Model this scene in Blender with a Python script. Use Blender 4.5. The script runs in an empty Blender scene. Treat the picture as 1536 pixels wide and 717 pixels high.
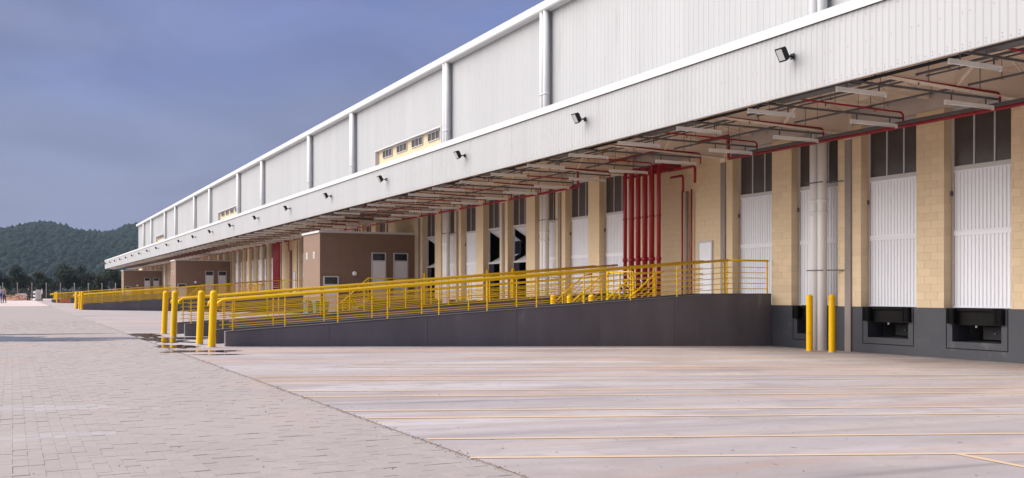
import bpy, math, random
from mathutils import Vector, Matrix, noise
R = math.radians
rnd = random.Random(7)
sc = bpy.context.scene
col = sc.collection
ZE = 1.65                       # eye height above the ground at the dock wall; z below is given relative to the eye

# ------------------------------------------------------------------ camera, sky, sun, exposure
cam_d = bpy.data.cameras.new('camera'); cam = bpy.data.objects.new('camera', cam_d); col.objects.link(cam)
cam_d.sensor_width = 36.0; cam_d.lens = 1500/1536*36.0
cam_d.shift_y = (438.5-358.5)/1536; cam_d.shift_x = 0.0
cam_d.clip_start = 0.05; cam_d.clip_end = 6000
YAW = math.atan(749/1500)
cam.location = (0, 0, ZE); cam.rotation_euler = (R(90), 0, -YAW)
sc.camera = cam

SUN_EL, SUN_AZ = R(40), math.atan2(-0.90, 0.43)      # azimuth measured from +Y towards +X
wd = bpy.data.worlds.new('World'); sc.world = wd; wd.use_nodes = True
nt = wd.node_tree; nt.nodes.clear()
out = nt.nodes.new('ShaderNodeOutputWorld'); bg = nt.nodes.new('ShaderNodeBackground')
sky = nt.nodes.new('ShaderNodeTexSky'); sky.sky_type = 'NISHITA'; sky.sun_disc = False
sky.sun_elevation = SUN_EL; sky.sun_rotation = SUN_AZ; sky.dust_density = 4.0; sky.air_density = 1.5
geo = nt.nodes.new('ShaderNodeTexCoord'); sep = nt.nodes.new('ShaderNodeSeparateXYZ')
nt.links.new(geo.outputs['Generated'], sep.inputs[0])
ramp = nt.nodes.new('ShaderNodeValToRGB')            # overcast deck: pale slate low, bluer overhead
cr = ramp.color_ramp
cr.elements[0].position = 0.0; cr.elements[0].color = (1.50, 1.66, 2.55, 1)
cr.elements[1].position = 0.34; cr.elements[1].color = (.80, 1.18, 3.15, 1)
e = cr.elements.new(0.12); e.color = (1.28, 1.50, 2.68, 1)
nz = nt.nodes.new('ShaderNodeTexNoise'); nz.inputs['Scale'].default_value = 2.6; nz.inputs['Detail'].default_value = 5.0
mp = nt.nodes.new('ShaderNodeMapping'); mp.inputs['Scale'].default_value = (1, 1, 3.0)
nt.links.new(geo.outputs['Generated'], mp.inputs[0]); nt.links.new(mp.outputs[0], nz.inputs[0])
add = nt.nodes.new('ShaderNodeMath'); add.operation = 'MULTIPLY_ADD'; add.inputs[1].default_value = 0.34; add.inputs[2].default_value = -0.17
nt.links.new(nz.outputs[0], add.inputs[0])
ad2 = nt.nodes.new('ShaderNodeMath'); ad2.operation = 'ADD'
nt.links.new(sep.outputs[2], ad2.inputs[0]); nt.links.new(add.outputs[0], ad2.inputs[1]); nt.links.new(ad2.outputs[0], ramp.inputs[0])
mx = nt.nodes.new('ShaderNodeMixRGB'); mx.inputs[0].default_value = 0.90
nt.links.new(sky.outputs[0], mx.inputs[1]); nt.links.new(ramp.outputs[0], mx.inputs[2])
nz2 = nt.nodes.new('ShaderNodeTexNoise'); nz2.inputs['Scale'].default_value = 3.4; nz2.inputs['Detail'].default_value = 7; nz2.inputs['Roughness'].default_value = .58; nz2.inputs['Distortion'].default_value = .5
mp2 = nt.nodes.new('ShaderNodeMapping'); mp2.inputs['Scale'].default_value = (1, 1, 2.4); mp2.inputs['Location'].default_value = (3.1, .7, .2)
nt.links.new(geo.outputs['Generated'], mp2.inputs[0]); nt.links.new(mp2.outputs[0], nz2.inputs[0])
mr2 = nt.nodes.new('ShaderNodeMapRange'); mr2.inputs[1].default_value = .40; mr2.inputs[2].default_value = .70; mr2.inputs[4].default_value = .85
nt.links.new(nz2.outputs[0], mr2.inputs[0])
mx2 = nt.nodes.new('ShaderNodeMixRGB'); mx2.inputs[2].default_value = (1.46, 1.60, 2.50, 1)
nt.links.new(mr2.outputs[0], mx2.inputs[0]); nt.links.new(mx.outputs[0], mx2.inputs[1]); nz3 = nt.nodes.new('ShaderNodeTexNoise'); nz3.inputs['Scale'].default_value = 5.5; nz3.inputs['Detail'].default_value = 6; nz3.inputs['Distortion'].default_value = .8
nt.links.new(mp2.outputs[0], nz3.inputs[0])
mr3 = nt.nodes.new('ShaderNodeMapRange'); mr3.inputs[1].default_value = .35; mr3.inputs[2].default_value = .68; mr3.inputs[3].default_value = .88; mr3.inputs[4].default_value = 1.08
nt.links.new(nz3.outputs[0], mr3.inputs[0])
vm = nt.nodes.new('ShaderNodeVectorMath'); vm.operation = 'SCALE'; nt.links.new(mx2.outputs[0], vm.inputs[0]); nt.links.new(mr3.outputs[0], vm.inputs['Scale']); nt.links.new(vm.outputs[0], bg.inputs[0]); bg.inputs[1].default_value = 0.05
nt.links.new(bg.outputs[0], out.inputs[0])

sd = bpy.data.lights.new('sun', 'SUN'); sun = bpy.data.objects.new('sun', sd); col.objects.link(sun)
sd.energy = 2.0; sd.angle = R(75); sd.color = (1.0, 0.955, 0.895)
sdir = Vector((math.sin(SUN_AZ)*math.cos(SUN_EL), math.cos(SUN_AZ)*math.cos(SUN_EL), math.sin(SUN_EL)))
sun.rotation_euler = sdir.to_track_quat('Z', 'Y').to_euler()
sc.view_settings.view_transform = 'Standard'; sc.view_settings.look = 'None'
sc.view_settings.gamma = 1.0; sc.view_settings.use_curve_mapping = False
sc.view_settings.exposure = 1.78
sc.render.engine = 'CYCLES'
sc.cycles.max_bounces = 8; sc.cycles.diffuse_bounces = 5

# ------------------------------------------------------------------ materials
MATS = {}
def mat(name, c, rough=0.6, c2=None, scale=2.0, amt=0.5, stretch=(1, 1, 1), bump=0.0, bscale=40.0, metal=0.0, objrand=0.0, spec=0.5, c3=None, c3scale=0.3, c3lo=0.55, c3hi=0.7):
    m = bpy.data.materials.new(name); m.use_nodes = True; n = m.node_tree; L = n.links.new
    p = n.nodes['Principled BSDF']; p.inputs['Roughness'].default_value = rough; p.inputs['Metallic'].default_value = metal
    p.inputs['Specular IOR Level'].default_value = spec
    g = n.nodes.new('ShaderNodeNewGeometry'); mpn = n.nodes.new('ShaderNodeMapping'); mpn.inputs['Scale'].default_value = stretch
    L(g.outputs['Position'], mpn.inputs[0]); cur = None
    if c2 is not None:
        a = n.nodes.new('ShaderNodeTexNoise'); a.inputs['Scale'].default_value = scale; a.inputs['Detail'].default_value = 6; a.inputs['Roughness'].default_value = 0.62
        L(mpn.outputs[0], a.inputs[0])
        r = n.nodes.new('ShaderNodeMapRange'); r.inputs[1].default_value = 0.5-amt*0.5; r.inputs[2].default_value = 0.5+amt*0.5
        L(a.outputs[0], r.inputs[0])
        mixn = n.nodes.new('ShaderNodeMixRGB'); mixn.inputs[1].default_value = (*c, 1); mixn.inputs[2].default_value = (*c2, 1)
        L(r.outputs[0], mixn.inputs[0]); cur = mixn.outputs[0]
    else:
        rgb = n.nodes.new('ShaderNodeRGB'); rgb.outputs[0].default_value = (*c, 1); cur = rgb.outputs[0]
    if c3 is not None:
        a = n.nodes.new('ShaderNodeTexNoise'); a.inputs['Scale'].default_value = c3scale; a.inputs['Detail'].default_value = 7; a.inputs['Roughness'].default_value = 0.6
        L(mpn.outputs[0], a.inputs[0])
        r = n.nodes.new('ShaderNodeMapRange'); r.inputs[1].default_value = c3lo; r.inputs[2].default_value = c3hi; r.clamp = True
        L(a.outputs[0], r.inputs[0])
        mixn = n.nodes.new('ShaderNodeMixRGB'); mixn.inputs[2].default_value = (*c3, 1); L(cur, mixn.inputs[1]); L(r.outputs[0], mixn.inputs[0]); cur = mixn.outputs[0]
    if objrand:
        oi = n.nodes.new('ShaderNodeObjectInfo'); r = n.nodes.new('ShaderNodeMapRange'); r.inputs[3].default_value = 1-objrand; r.inputs[4].default_value = 1+objrand
        L(oi.outputs['Random'], r.inputs[0])
        hs = n.nodes.new('ShaderNodeHueSaturation'); L(cur, hs.inputs['Color']); L(r.outputs[0], hs.inputs['Value']); cur = hs.outputs[0]
    L(cur, p.inputs['Base Color'])
    if bump:
        b = n.nodes.new('ShaderNodeTexNoise'); b.inputs['Scale'].default_value = bscale; b.inputs['Detail'].default_value = 4
        L(g.outputs['Position'], b.inputs[0]); bp = n.nodes.new('ShaderNodeBump'); bp.inputs['Strength'].default_value = bump; bp.inputs['Distance'].default_value = 0.01
        L(b.outputs[0], bp.inputs['Height']); L(bp.outputs[0], p.inputs['Normal'])
    MATS[name] = m; return m

mat('concrete_yard', (.54, .46, .42), .75, (.45, .392, .375), .8, .55, (.22, 1.6, 1), .25, 30, c3=(.30, .27, .27), c3scale=.9, c3lo=.56, c3hi=.78)
mat('paver', (.325, .275, .247), .8, (.375, .319, .288), 1.3, .6, (1, .55, 1), .3, 60, objrand=.04, c3=(.39, .295, .24), c3scale=.45, c3lo=.56, c3hi=.75)
mat('paver_pale', (.43, .38, .355), .8, (.35, .31, .29), 3, .6, bump=.3, bscale=60)
mat('dirt', (.26, .20, .155), .95, (.38, .31, .255), 6, .6)
mat('soil', (.50, .40, .36), .95, (.62, .52, .46), .15, .6, bump=.4, bscale=3)
mat('grassland', (.10, .12, .06), .95, (.16, .14, .08), .05, .6)
mat('water', (.012, .011, .010), .03, spec=.6)
mat('wet_paving', (.09, .088, .095), .16, (.17, .16, .165), 1.6, .7, (.6, 2.5, 1), .25, 10)
mat('stripe_paint', (.74, .48, .20), .7, (.52, .44, .375), 1.6, .55, (.5, 2, 1))
mat('dark_wall', (.105, .095, .10), .62, (.165, .15, .155), 1.1, .5, (1, 1, .30), .2, 20, objrand=.06, c3=(.26, .24, .235), c3scale=2.2, c3lo=.63, c3hi=.80)
mat('dock_band', (.042, .044, .054), .6, (.060, .061, .070), 1.2, .6, bump=.12, bscale=25, c3=(.14, .13, .125), c3scale=1.5, c3lo=.60, c3hi=.8)
mat('kerb_top', (.13, .125, .125), .8, (.20, .19, .19), 3, .6)
mat('deck_concrete', (.40, .38, .37), .8, (.30, .29, .28), 2, .6, bump=.2)
mat('block', (.71, .55, .345), .75, (.76, .60, .385), 2.5, .6, bump=.35, bscale=55, objrand=.05)
mat('mortar', (.62, .475, .295), .85, (.68, .525, .335), 4, .6, bump=.3, bscale=50)
mat('concrete_column', (.23, .195, .175), .8, (.34, .29, .26), 3, .6, (1, 1, .35), .2, 30)
mat('concrete_beam', (.50, .44, .40), .85, (.62, .545, .49), 1.5, .6, bump=.25, bscale=18, c3=(.26, .21, .18), c3scale=.8, c3lo=.58, c3hi=.8)
mat('white_sheet', (.41, .41, .408), .55, (.372, .371, .37), 1.3, .55, (1, 1, .09), .0, objrand=.028, c3=(.29, .285, .275), c3scale=2.2, c3lo=.62, c3hi=.82)
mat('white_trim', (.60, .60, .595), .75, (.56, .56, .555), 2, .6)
mat('pipe_white_lifted', (.86, .84, .81), .4, (.79, .77, .735), 1.6, .6, (1, 1, .4))  # cream-white of the lower downpipes, brightened to offset the canopy shade
mat('door_white', (.84, .85, .88), .42, (.78, .79, .82), 1.4, .6, (1, 1, .3), objrand=.05)
mat('door_frame', (.56, .545, .54), .45, (.48, .46, .45), 3, .6)
mat('dark_glass', (.055, .043, .038), .32, (.085, .068, .060), 1.6, .6, spec=.4)
mat('navy_glass', (.016, .020, .036), .12)
mat('canopy_cream', (.84, .73, .61), .6, (.76, .65, .535), .9, .6, objrand=.02)
mat('canopy_panel', (.86, .74, .61), .6, (.72, .60, .48), .6, .6, (1, .4, 1), objrand=.05, c3=(.50, .40, .31), c3scale=.8, c3lo=.58, c3hi=.78)
mat('red_pipe', (.36, .006, .022), .42, (.28, .005, .017), 3, .6)
mat('conduit_grey', (.085, .085, .09), .5, (.12, .12, .125), 6, .6)
mat('lamp_white', (.88, .88, .87), .35)
mat('yellow', (.89, .52, .003), .5, (.85, .47, .003), 2.5, .6, objrand=.04, spec=.2, c3=(.62, .36, .05), c3scale=5, c3lo=.62, c3hi=.75)
mat('yellow_rail', (.91, .56, .005), .45, (.86, .50, .005), 1.2, .6, spec=.3, c3=(.6, .34, .04), c3scale=4, c3lo=.62, c3hi=.75)
mat('brown_wall', (.205, .128, .085), .75, (.245, .156, .106), 2.0, .6, bump=.2, bscale=30)
mat('black', (.006, .006, .007), .5, spec=.3)
mat('rubber', (.006, .006, .006), .9, (.010, .010, .010), 8, .6, spec=.1)
mat('steel_dark', (.007, .007, .007), .7, (.016, .013, .012), 5, .6, spec=.12)
mat('pit_wall', (.13, .10, .085), .9, (.08, .065, .058), 4, .6)
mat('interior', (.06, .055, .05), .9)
mat('lens', (.45, .47, .46), .15)
mat('fence_concrete', (.42, .37, .32), .85, (.34, .30, .27), 3, .6)
mat('wire', (.12, .12, .12), .5, metal=.8)
mat('bark', (.07, .05, .035), .9, (.10, .075, .05), 8, .6)
mat('leaf_dark', (.006, .013, .004), .8, (.020, .034, .010), .9, .5)
mat('leaf_olive', (.012, .020, .006), .8, (.040, .048, .014), .9, .5)
mat('forest_leaf', (.004, .012, .007), .95, (.013, .028, .013), .3, .5, spec=.1, c3=(.022, .036, .015), c3scale=.07, c3lo=.56, c3hi=.72)
mat('hill_soil', (.008, .014, .008), .95)
mat('skin', (.36, .20, .13), .55)
mat('cloth_navy', (.015, .02, .055), .8); mat('cloth_blue', (.03, .07, .25), .8); mat('cloth_white', (.62, .60, .66), .8)
mat('cloth_grey', (.25, .19, .18), .8); mat('cloth_black', (.015, .014, .02), .8); mat('helmet_green', (.10, .50, .28), .4); mat('hair', (.012, .009, .008), .6)
mat('orange', (.72, .22, .07), .6); mat('debris_wood', (.50, .27, .16), .85, (.36, .18, .11), 2, .6); mat('debris_white', (.66, .60, .54), .8, (.52, .44, .38), 2, .6)
mat('teal', (.02, .16, .15), .5); mat('cabin_white', (.72, .68, .62), .5)

# weathered, trafficked concrete: long streaks of rust-coloured dust and tyre marks on the yard
def yard_extra():
    m = MATS['concrete_yard']; n = m.node_tree; L = n.links.new; p = n.nodes['Principled BSDF']
    old = p.inputs['Base Color'].links[0].from_socket
    g = n.nodes.new('ShaderNodeNewGeometry')
    def layer(cur, colr, sc_, stretch, lo, hi, rot, fac):
        mp_ = n.nodes.new('ShaderNodeMapping'); mp_.inputs['Scale'].default_value = stretch; mp_.inputs['Rotation'].default_value = (0, 0, R(rot))
        L(g.outputs['Position'], mp_.inputs[0]); a = n.nodes.new('ShaderNodeTexNoise'); a.inputs['Scale'].default_value = sc_; a.inputs['Detail'].default_value = 5
        a.inputs['Distortion'].default_value = .4
        L(mp_.outputs[0], a.inputs[0]); r = n.nodes.new('ShaderNodeMapRange'); r.inputs[1].default_value = lo; r.inputs[2].default_value = hi; r.inputs[4].default_value = fac
        L(a.outputs[0], r.inputs[0]); mm = n.nodes.new('ShaderNodeMixRGB'); mm.inputs[2].default_value = (*colr, 1); L(cur, mm.inputs[1]); L(r.outputs[0], mm.inputs[0]); return mm.outputs[0]
    cur = layer(old, (.58, .37, .26), .5, (.16, .9, 1), .50, .72, 12, .85)
    cur = layer(cur, (.37, .355, .38), .6, (.14, 1.3, 1), .48, .70, 14, .7)
    cur = layer(cur, (.64, .59, .57), .7, (.14, 1.1, 1), .52, .72, 10, .85)
    cur = layer(cur, (.36, .30, .275), .9, (.6, 1.2, 1), .50, .68, 30, .65)
    cur = layer(cur, (.62, .33, .18), .8, (.12, 1.4, 1), .62, .76, 14, .6)
    cur = layer(cur, (.16, .145, .15), 1.0, (.10, 2.6, 1), .58, .72, 16, .42)
    cur = layer(cur, (.17, .155, .16), 1.2, (.09, 3.2, 1), .60, .72, -4, .42)
    cur = layer(cur, (.15, .13, .13), .35, (.45, 1.3, 1), .58, .76, 20, .6)
    cur = layer(cur, (.40, .34, .31), 4.0, (.7, 1, 1), .52, .68, 0, .6)
    cur = layer(cur, (.10, .09, .09), 9.0, (1, 1, 1), .70, .75, 0, .8)
    mul = n.nodes.new('ShaderNodeMixRGB'); mul.blend_type = 'MULTIPLY'; mul.inputs[0].default_value = 1; mul.inputs[2].default_value = (.83, .82, .81, 1); L(cur, mul.inputs[1])
    L(mul.outputs[0], p.inputs['Base Color'])
yard_extra()

# ------------------------------------------------------------------ mesh helpers
class MB:
    def __init__(s): s.v = []; s.f = []; s.s = []
    def face(s, idx, smooth=False): s.f.append(idx); s.s.append(smooth)
    def quad(s, *pts):
        i = len(s.v); s.v += [tuple(p) for p in pts]; s.face(list(range(i, i+len(pts)))); return s
    def box(s, x0, x1, y0, y1, z0, z1, top=None):
        i = len(s.v)
        s.v += [(x0, y0, z0), (x1, y0, z0), (x1, y1, z0), (x0, y1, z0), (x0, y0, z1), (x1, y0, z1), (x1, y1, z1), (x0, y1, z1)]
        for q in ((3, 2, 1, 0), (4, 5, 6, 7), (0, 1, 5, 4), (1, 2, 6, 5), (2, 3, 7, 6), (3, 0, 4, 7)): s.face([i+k for k in q])
        return s
    def chamfer_box(s, x0, x1, y0, y1, z0, z1, c):       # block with the edges of its -X face eased
        i = len(s.v)
        s.v += [(x0, y0+c, z0+c), (x0, y1-c, z0+c), (x0, y1-c, z1-c), (x0, y0+c, z1-c), (x0+c, y0, z0), (x0+c, y1, z0), (x0+c, y1, z1), (x0+c, y0, z1), (x1, y0, z0), (x1, y1, z0), (x1, y1, z1), (x1, y0, z1)]
        for q in ((3, 2, 1, 0), (0, 1, 5, 4), (1, 2, 6, 5), (2, 3, 7, 6), (3, 0, 4, 7), (4, 5, 9, 8), (5, 6, 10, 9), (6, 7, 11, 10), (7, 4, 8, 11)): s.face([i+k for k in q])
        return s
    def prism(s, poly, y0, y1):      # poly in (x, z), extruded along y
        i = len(s.v); n = len(poly)
        s.v += [(x, y0, z) for x, z in poly] + [(x, y1, z) for x, z in poly]
        s.face([i+k for k in range(n)]); s.face([i+n+k for k in reversed(range(n))])
        for k in range(n): s.face([i+k, i+n+k, i+n+(k+1) % n, i+(k+1) % n])
        return s
    def tube(s, pts, r, n=8, cap=True, r1=None):
        P = [Vector(p) for p in pts]; m = len(P); rings = []
        d0 = (P[1]-P[0]).normalized(); up = Vector((0, 0, 1)) if abs(d0.z) < .9 else Vector((1, 0, 0))
        u = d0.cross(up).normalized()
        for k in range(m):
            a = (P[k]-P[k-1]).normalized() if k else d0
            b = (P[k+1]-P[k]).normalized() if k < m-1 else a
            t = (a+b).normalized(); u = (u-t*u.dot(t)).normalized(); w = t.cross(u)
            sc_ = 1/max(.5, a.dot(t)); rr = r if r1 is None else r+(r1-r)*k/(m-1)
            i = len(s.v); rings.append(i)
            for q in range(n):
                an = 2*math.pi*q/n; s.v.append(tuple(P[k]+(u*math.cos(an)+w*math.sin(an))*rr*(sc_ if n > 4 else 1)))
        for k in range(m-1):
            for q in range(n):
                s.face([rings[k]+q, rings[k]+(q+1) % n, rings[k+1]+(q+1) % n, rings[k+1]+q], n > 4)
        if cap:
            s.face([rings[0]+q for q in reversed(range(n))]); s.face([rings[-1]+q for q in range(n)])
        return s
    def bar(s, a, b, w, h):          # rectangular bar, h roughly vertical
        a = Vector(a); b = Vector(b); d = (b-a).normalized(); up = Vector((0, 0, 1)) if abs(d.z) < .95 else Vector((1, 0, 0))
        u = d.cross(up).normalized()*w/2; v = u.cross(d).normalized()*h/2; i = len(s.v)
        for p in (a, b): s.v += [tuple(p-u-v), tuple(p+u-v), tuple(p+u+v), tuple(p-u+v)]
        for q in ((3, 2, 1, 0), (4, 5, 6, 7), (0, 1, 5, 4), (1, 2, 6, 5), (2, 3, 7, 6), (3, 0, 4, 7)): s.face([i+k for k in q])
        return s
    def corr(s, x, y0, y1, z0, z1, n, dep, flat=.45, slope=.12, thick=0):   # trapezoidal sheet facing -X, n ribs along y
        prof = []; p = (y1-y0)/n
        for k in range(n):
            b = y0+k*p
            prof += [(b, 0), (b+p*flat, 0), (b+p*(flat+slope), -dep), (b+p*(1-slope), -dep)]
        prof.append((y1, 0)); i = len(s.v)
        for (y, d) in prof: s.v += [(x+d, y, z0), (x+d, y, z1)]
        for k in range(len(prof)-1): s.face([i+2*k, i+2*k+1, i+2*k+3, i+2*k+2])
        return s
    def build(s, name, m, parent=None, kind=None, origin=None):
        o3 = Vector(origin) if origin is not None else (Vector(parent['_o']) if parent is not None and '_o' in parent else Vector((0, 0, 0)))
        me = bpy.data.meshes.new(name)
        if parent is None: off = Vector((0, 0, 0)) if origin is None else o3
        else: off = o3
        me.from_pydata([(x-off.x, y-off.y, z-off.z) for x, y, z in s.v], [], s.f)
        if any(s.s): me.polygons.foreach_set('use_smooth', s.s)
        me.materials.append(MATS[m]); me.update()
        o = bpy.data.objects.new(name, me); col.objects.link(o)
        if parent is not None:
            o.parent = parent
            po = Vector(parent['_o']) if '_o' in parent else Vector((0, 0, 0))
            o.location = off-po
            o['_o'] = tuple(off)
        else:
            o.location = (off.x, off.y, off.z+ZE); o['_o'] = tuple(off)
        if kind: o['kind'] = kind
        return o
def tag(o, label, cat, group=None, kind=None):
    o['label'] = label; o['category'] = cat
    if group: o['group'] = group
    if kind: o['kind'] = kind
    return o
def thing(name, loc, label, cat, group=None):
    o = bpy.data.objects.new(name, None); col.objects.link(o); o.location = (loc[0], loc[1], loc[2]+ZE); o['_o'] = tuple(loc)
    o.empty_display_size = .2
    return tag(o, label, cat, group)
def copy_tree(o, parent=None):
    kids = [c for c in KIDS.get(o.name, o.children)] if False else list(o.children)
    c = o.copy(); col.objects.link(c); c.parent = parent
    for ch in kids: copy_tree(ch, c)
    return c
def dup(o, dx=0, dy=0, dz=0, label=None, parent=None):
    c = copy_tree(o, parent); c.location = (o.location.x+dx, o.location.y+dy, o.location.z+dz)
    if label: c['label'] = label
    return c
ORD = ['first', 'second', 'third', 'fourth', 'fifth', 'sixth', 'seventh', 'eighth', 'ninth', 'tenth', 'eleventh', 'twelfth', 'thirteenth', 'fourteenth', 'fifteenth', 'sixteenth', 'seventeenth', 'eighteenth', 'nineteenth', 'twentieth']
def ordn(i):
    if i < 20: return ORD[i]
    t = (i+1)//10; u = (i+1) % 10; T = {2: 'twenty', 3: 'thirty', 4: 'forty', 5: 'fifty', 6: 'sixty', 7: 'seventy', 8: 'eighty', 9: 'ninety'}
    return (T[t]+'-'+ORD[u-1]) if u else {2: 'twentieth', 3: 'thirtieth', 4: 'fortieth', 5: 'fiftieth', 6: 'sixtieth', 7: 'seventieth', 8: 'eightieth', 9: 'ninetieth'}[t]

EDGE = 3.05
def g(x):                        # ground: the yard falls towards the dock wall, the paved road rises gently away from it
    if x >= EDGE: return -1.225-(x-EDGE)*.0232
    return -1.225+min(EDGE-x, 14)*.008

# ------------------------------------------------------------------ the ground
W = 20.7                         # dock wall plane
BAY = 5.44
def colY(k): return 20.59+BAY*k
YEND = colY(32)
m = MB(); m.quad((-3000, -600, -1.75), (3000, -600, -1.75), (3000, 5000, -1.75), (-3000, 5000, -1.75)); m.build('ground', 'grassland', kind='structure')
m = MB()
m.quad((-60, 99, g(-60)-.02), (EDGE+.2, 99, g(EDGE)-.03), (EDGE+.2, 232, -1.20), (-60, 232, -1.1)); m.quad((EDGE+.2, 188, g(EDGE)-.03), (60, 188, -1.55), (60, 232, -1.5), (EDGE+.2, 232, -1.20))
m.build('soil', 'soil', kind='structure')
m = MB()
m.quad((EDGE, -12, g(EDGE)), (24, -12, g(24)), (24, 198, g(24)), (EDGE, 198, g(EDGE)))
yard = m.build('concrete_yard', 'concrete_yard', kind='structure')
m = MB()
m.quad((-11, -12, g(-11)), (EDGE, -12, g(EDGE)-.0), (EDGE, 4.0, g(EDGE)), (-11, 4.0, g(-11)))
m.quad((-11, 4.0, g(-11)-.004), (EDGE, 4.0, g(EDGE-.1)-.004), (EDGE, 46.0, g(EDGE-.1)-.004), (-11, 46.0, g(-11)-.004))
m.quad((-11, 46.0, g(-11)), (EDGE, 46.0, g(EDGE)), (EDGE, 97, g(EDGE)), (-11, 97, g(-11)))
m.quad((-60, -12, g(-60)), (-11, -12, g(-11)), (-11, 97, g(-11)), (-60, 97, g(-60)))
road = m.build('road', 'paver', kind='structure')
m = MB(); m.box(EDGE-.028, EDGE-.001, -12, 97, -1.4, g(EDGE)-.003); m.build('joint', 'dirt', road)
m = MB(); m.box(-60, EDGE, 97, 97.6, -1.4, g(EDGE)+.012); m.build('kerb', 'kerb_top', kind='structure')

# herringbone pavers near the camera
u = .1; pav = []
NX0, NX1, NY0, NY1 = -40, 294, 40, 194           # 0.1 m cells; x = -1.1+..., y = 4...
for j in range(40, 460):
    for i in range(-62, 32):
        t = (i+j) % 4
        if t == 0: pav.append((i*u, (i+2)*u, j*u, (j+1)*u))
        elif t == 2: pav.append((i*u, (i+1)*u, j*u, (j+2)*u))
LIM = EDGE-.03
pav = [(a, min(b, LIM), c, d) for a, b, c, d in pav if a < LIM-.02 and c >= 4.0 and d <= 46.0 and a > -6.0]
def visible(a, b, c, d):
    x = (a+b)/2; y = (c+d)/2; D = x*.4467+y*.8947; r = x*.8947-y*.4467
    px = 768+1500*r/D; py = 438.5+1500*1.22/D
    return 0 < px < 1536 and py < 717
vis = sorted([p for p in pav if visible(*p)], key=lambda p: (p[2]+p[3])/2)
near = set(vis[:290])
def pav_box(mb, a, b, c, d, dz):
    e = .0008; q = .002; z0 = [g(a), g(b)]
    i = len(mb.v); a += e; b -= e; c += e; d -= e
    zt = g((a+b)/2)+dz; zb = zt-.02
    mb.v += [(a+q, c+q, zt), (b-q, c+q, zt), (b-q, d-q, zt), (a+q, d-q, zt), (a, c, zt-.001), (b, c, zt-.001), (b, d, zt-.001), (a, d, zt-.001), (a, c, zb), (b, c, zb), (b, d, zb), (a, d, zb)]
    for qd in ((0, 1, 2, 3), (4, 5, 1, 0), (5, 6, 2, 1), (6, 7, 3, 2), (7, 4, 0, 3), (8, 9, 5, 4), (9, 10, 6, 5), (10, 11, 7, 6), (11, 8, 4, 7)): mb.face([i+k for k in qd])
proto = {}
big = MB(); pale = MB()
def palep(x, y):
    v = noise.noise(Vector((x*.55+3.1, y*1.5, 1.7)))
    return v > .36 and y < 12
for p in pav:
    a, b, c, d = p; dz = rnd.uniform(-.0018, .0018); ip = palep((a+b)/2, (c+d)/2)
    if p in near:
        key = (round(b-a, 3), round(d-c, 3), ip)
        cx, cy = (a+b)/2, (c+d)/2
        if key not in proto:
            mb = MB(); h = ((b-a)/2, (d-c)/2)
            save = g
            pav_box(mb, -h[0], h[0], -h[1], h[1], 0)
            mb.v = [(x, y, z-g(0)) for x, y, z in mb.v]
            o = mb.build('paver', 'paver_pale' if ip else 'paver', road); proto[key] = o
        else:
            o = proto[key].copy(); col.objects.link(o); o.parent = road
        o.location = (cx, cy, g(cx)+dz)
    else:
        pav_box(pale if ip else big, a, b, c, d, dz)
big.build('pavers', 'paver', road, kind='stuff')
if pale.v: pale.build('pale_pavers', 'paver_pale', road, kind='stuff')

# painted bay lines on the concrete (fitted along the yard's fall)
def stripe(p0, p1, w, name='painted_line'):
    a = Vector((p0[0], p0[1], 0)); b = Vector((p1[0], p1[1], 0)); d = (b-a).normalized(); nn = Vector((-d.y, d.x, 0))*w/2
    mb = MB(); N = 1
    mb.quad(*[(q.x, q.y, g(q.x)+.004) for q in (a-nn, b-nn, b+nn, a+nn)]); mb.build(name, 'stripe_paint', yard)
def gpt(px, py):
    k = (py-438.5)/1500; s_ = (px-768)/1500; dx = .4467+.8947*s_; dy = .8947-.4467*s_
    a = .0232; c = 1.225-EDGE*a; D = c/(k-a*dx); return dx*D, dy*D
for (x0, y0, x1, y1, w) in ((705, 687, 1536, 680, .075), (640, 659, 1536, 650.5, .075), (550, 627.5, 1536, 620.5, .085), (515, 616.5, 1536, 610, .085), (455, 595.5, 1536, 589, .09), (430, 587, 1536, 581.5, .09), (395, 571, 1536, 568, .09), (380, 565, 1536, 562.5, .09), (520, 551, 1536, 550, .10), (530, 546, 1536, 545.6, .10), (700, 536, 1400, 537, .10)):
    a = gpt(x0, y0); b = gpt(x1, y1)
    d = (b[0]-a[0], b[1]-a[1]); L_ = math.hypot(*d); e_ = min((19.6-a[0])/d[0], 1.35)
    stripe(a, (a[0]+d[0]*e_, a[1]+d[1]*e_), w)
stripe(gpt(1438, 681.5), gpt(1600, 713), .085)

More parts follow.
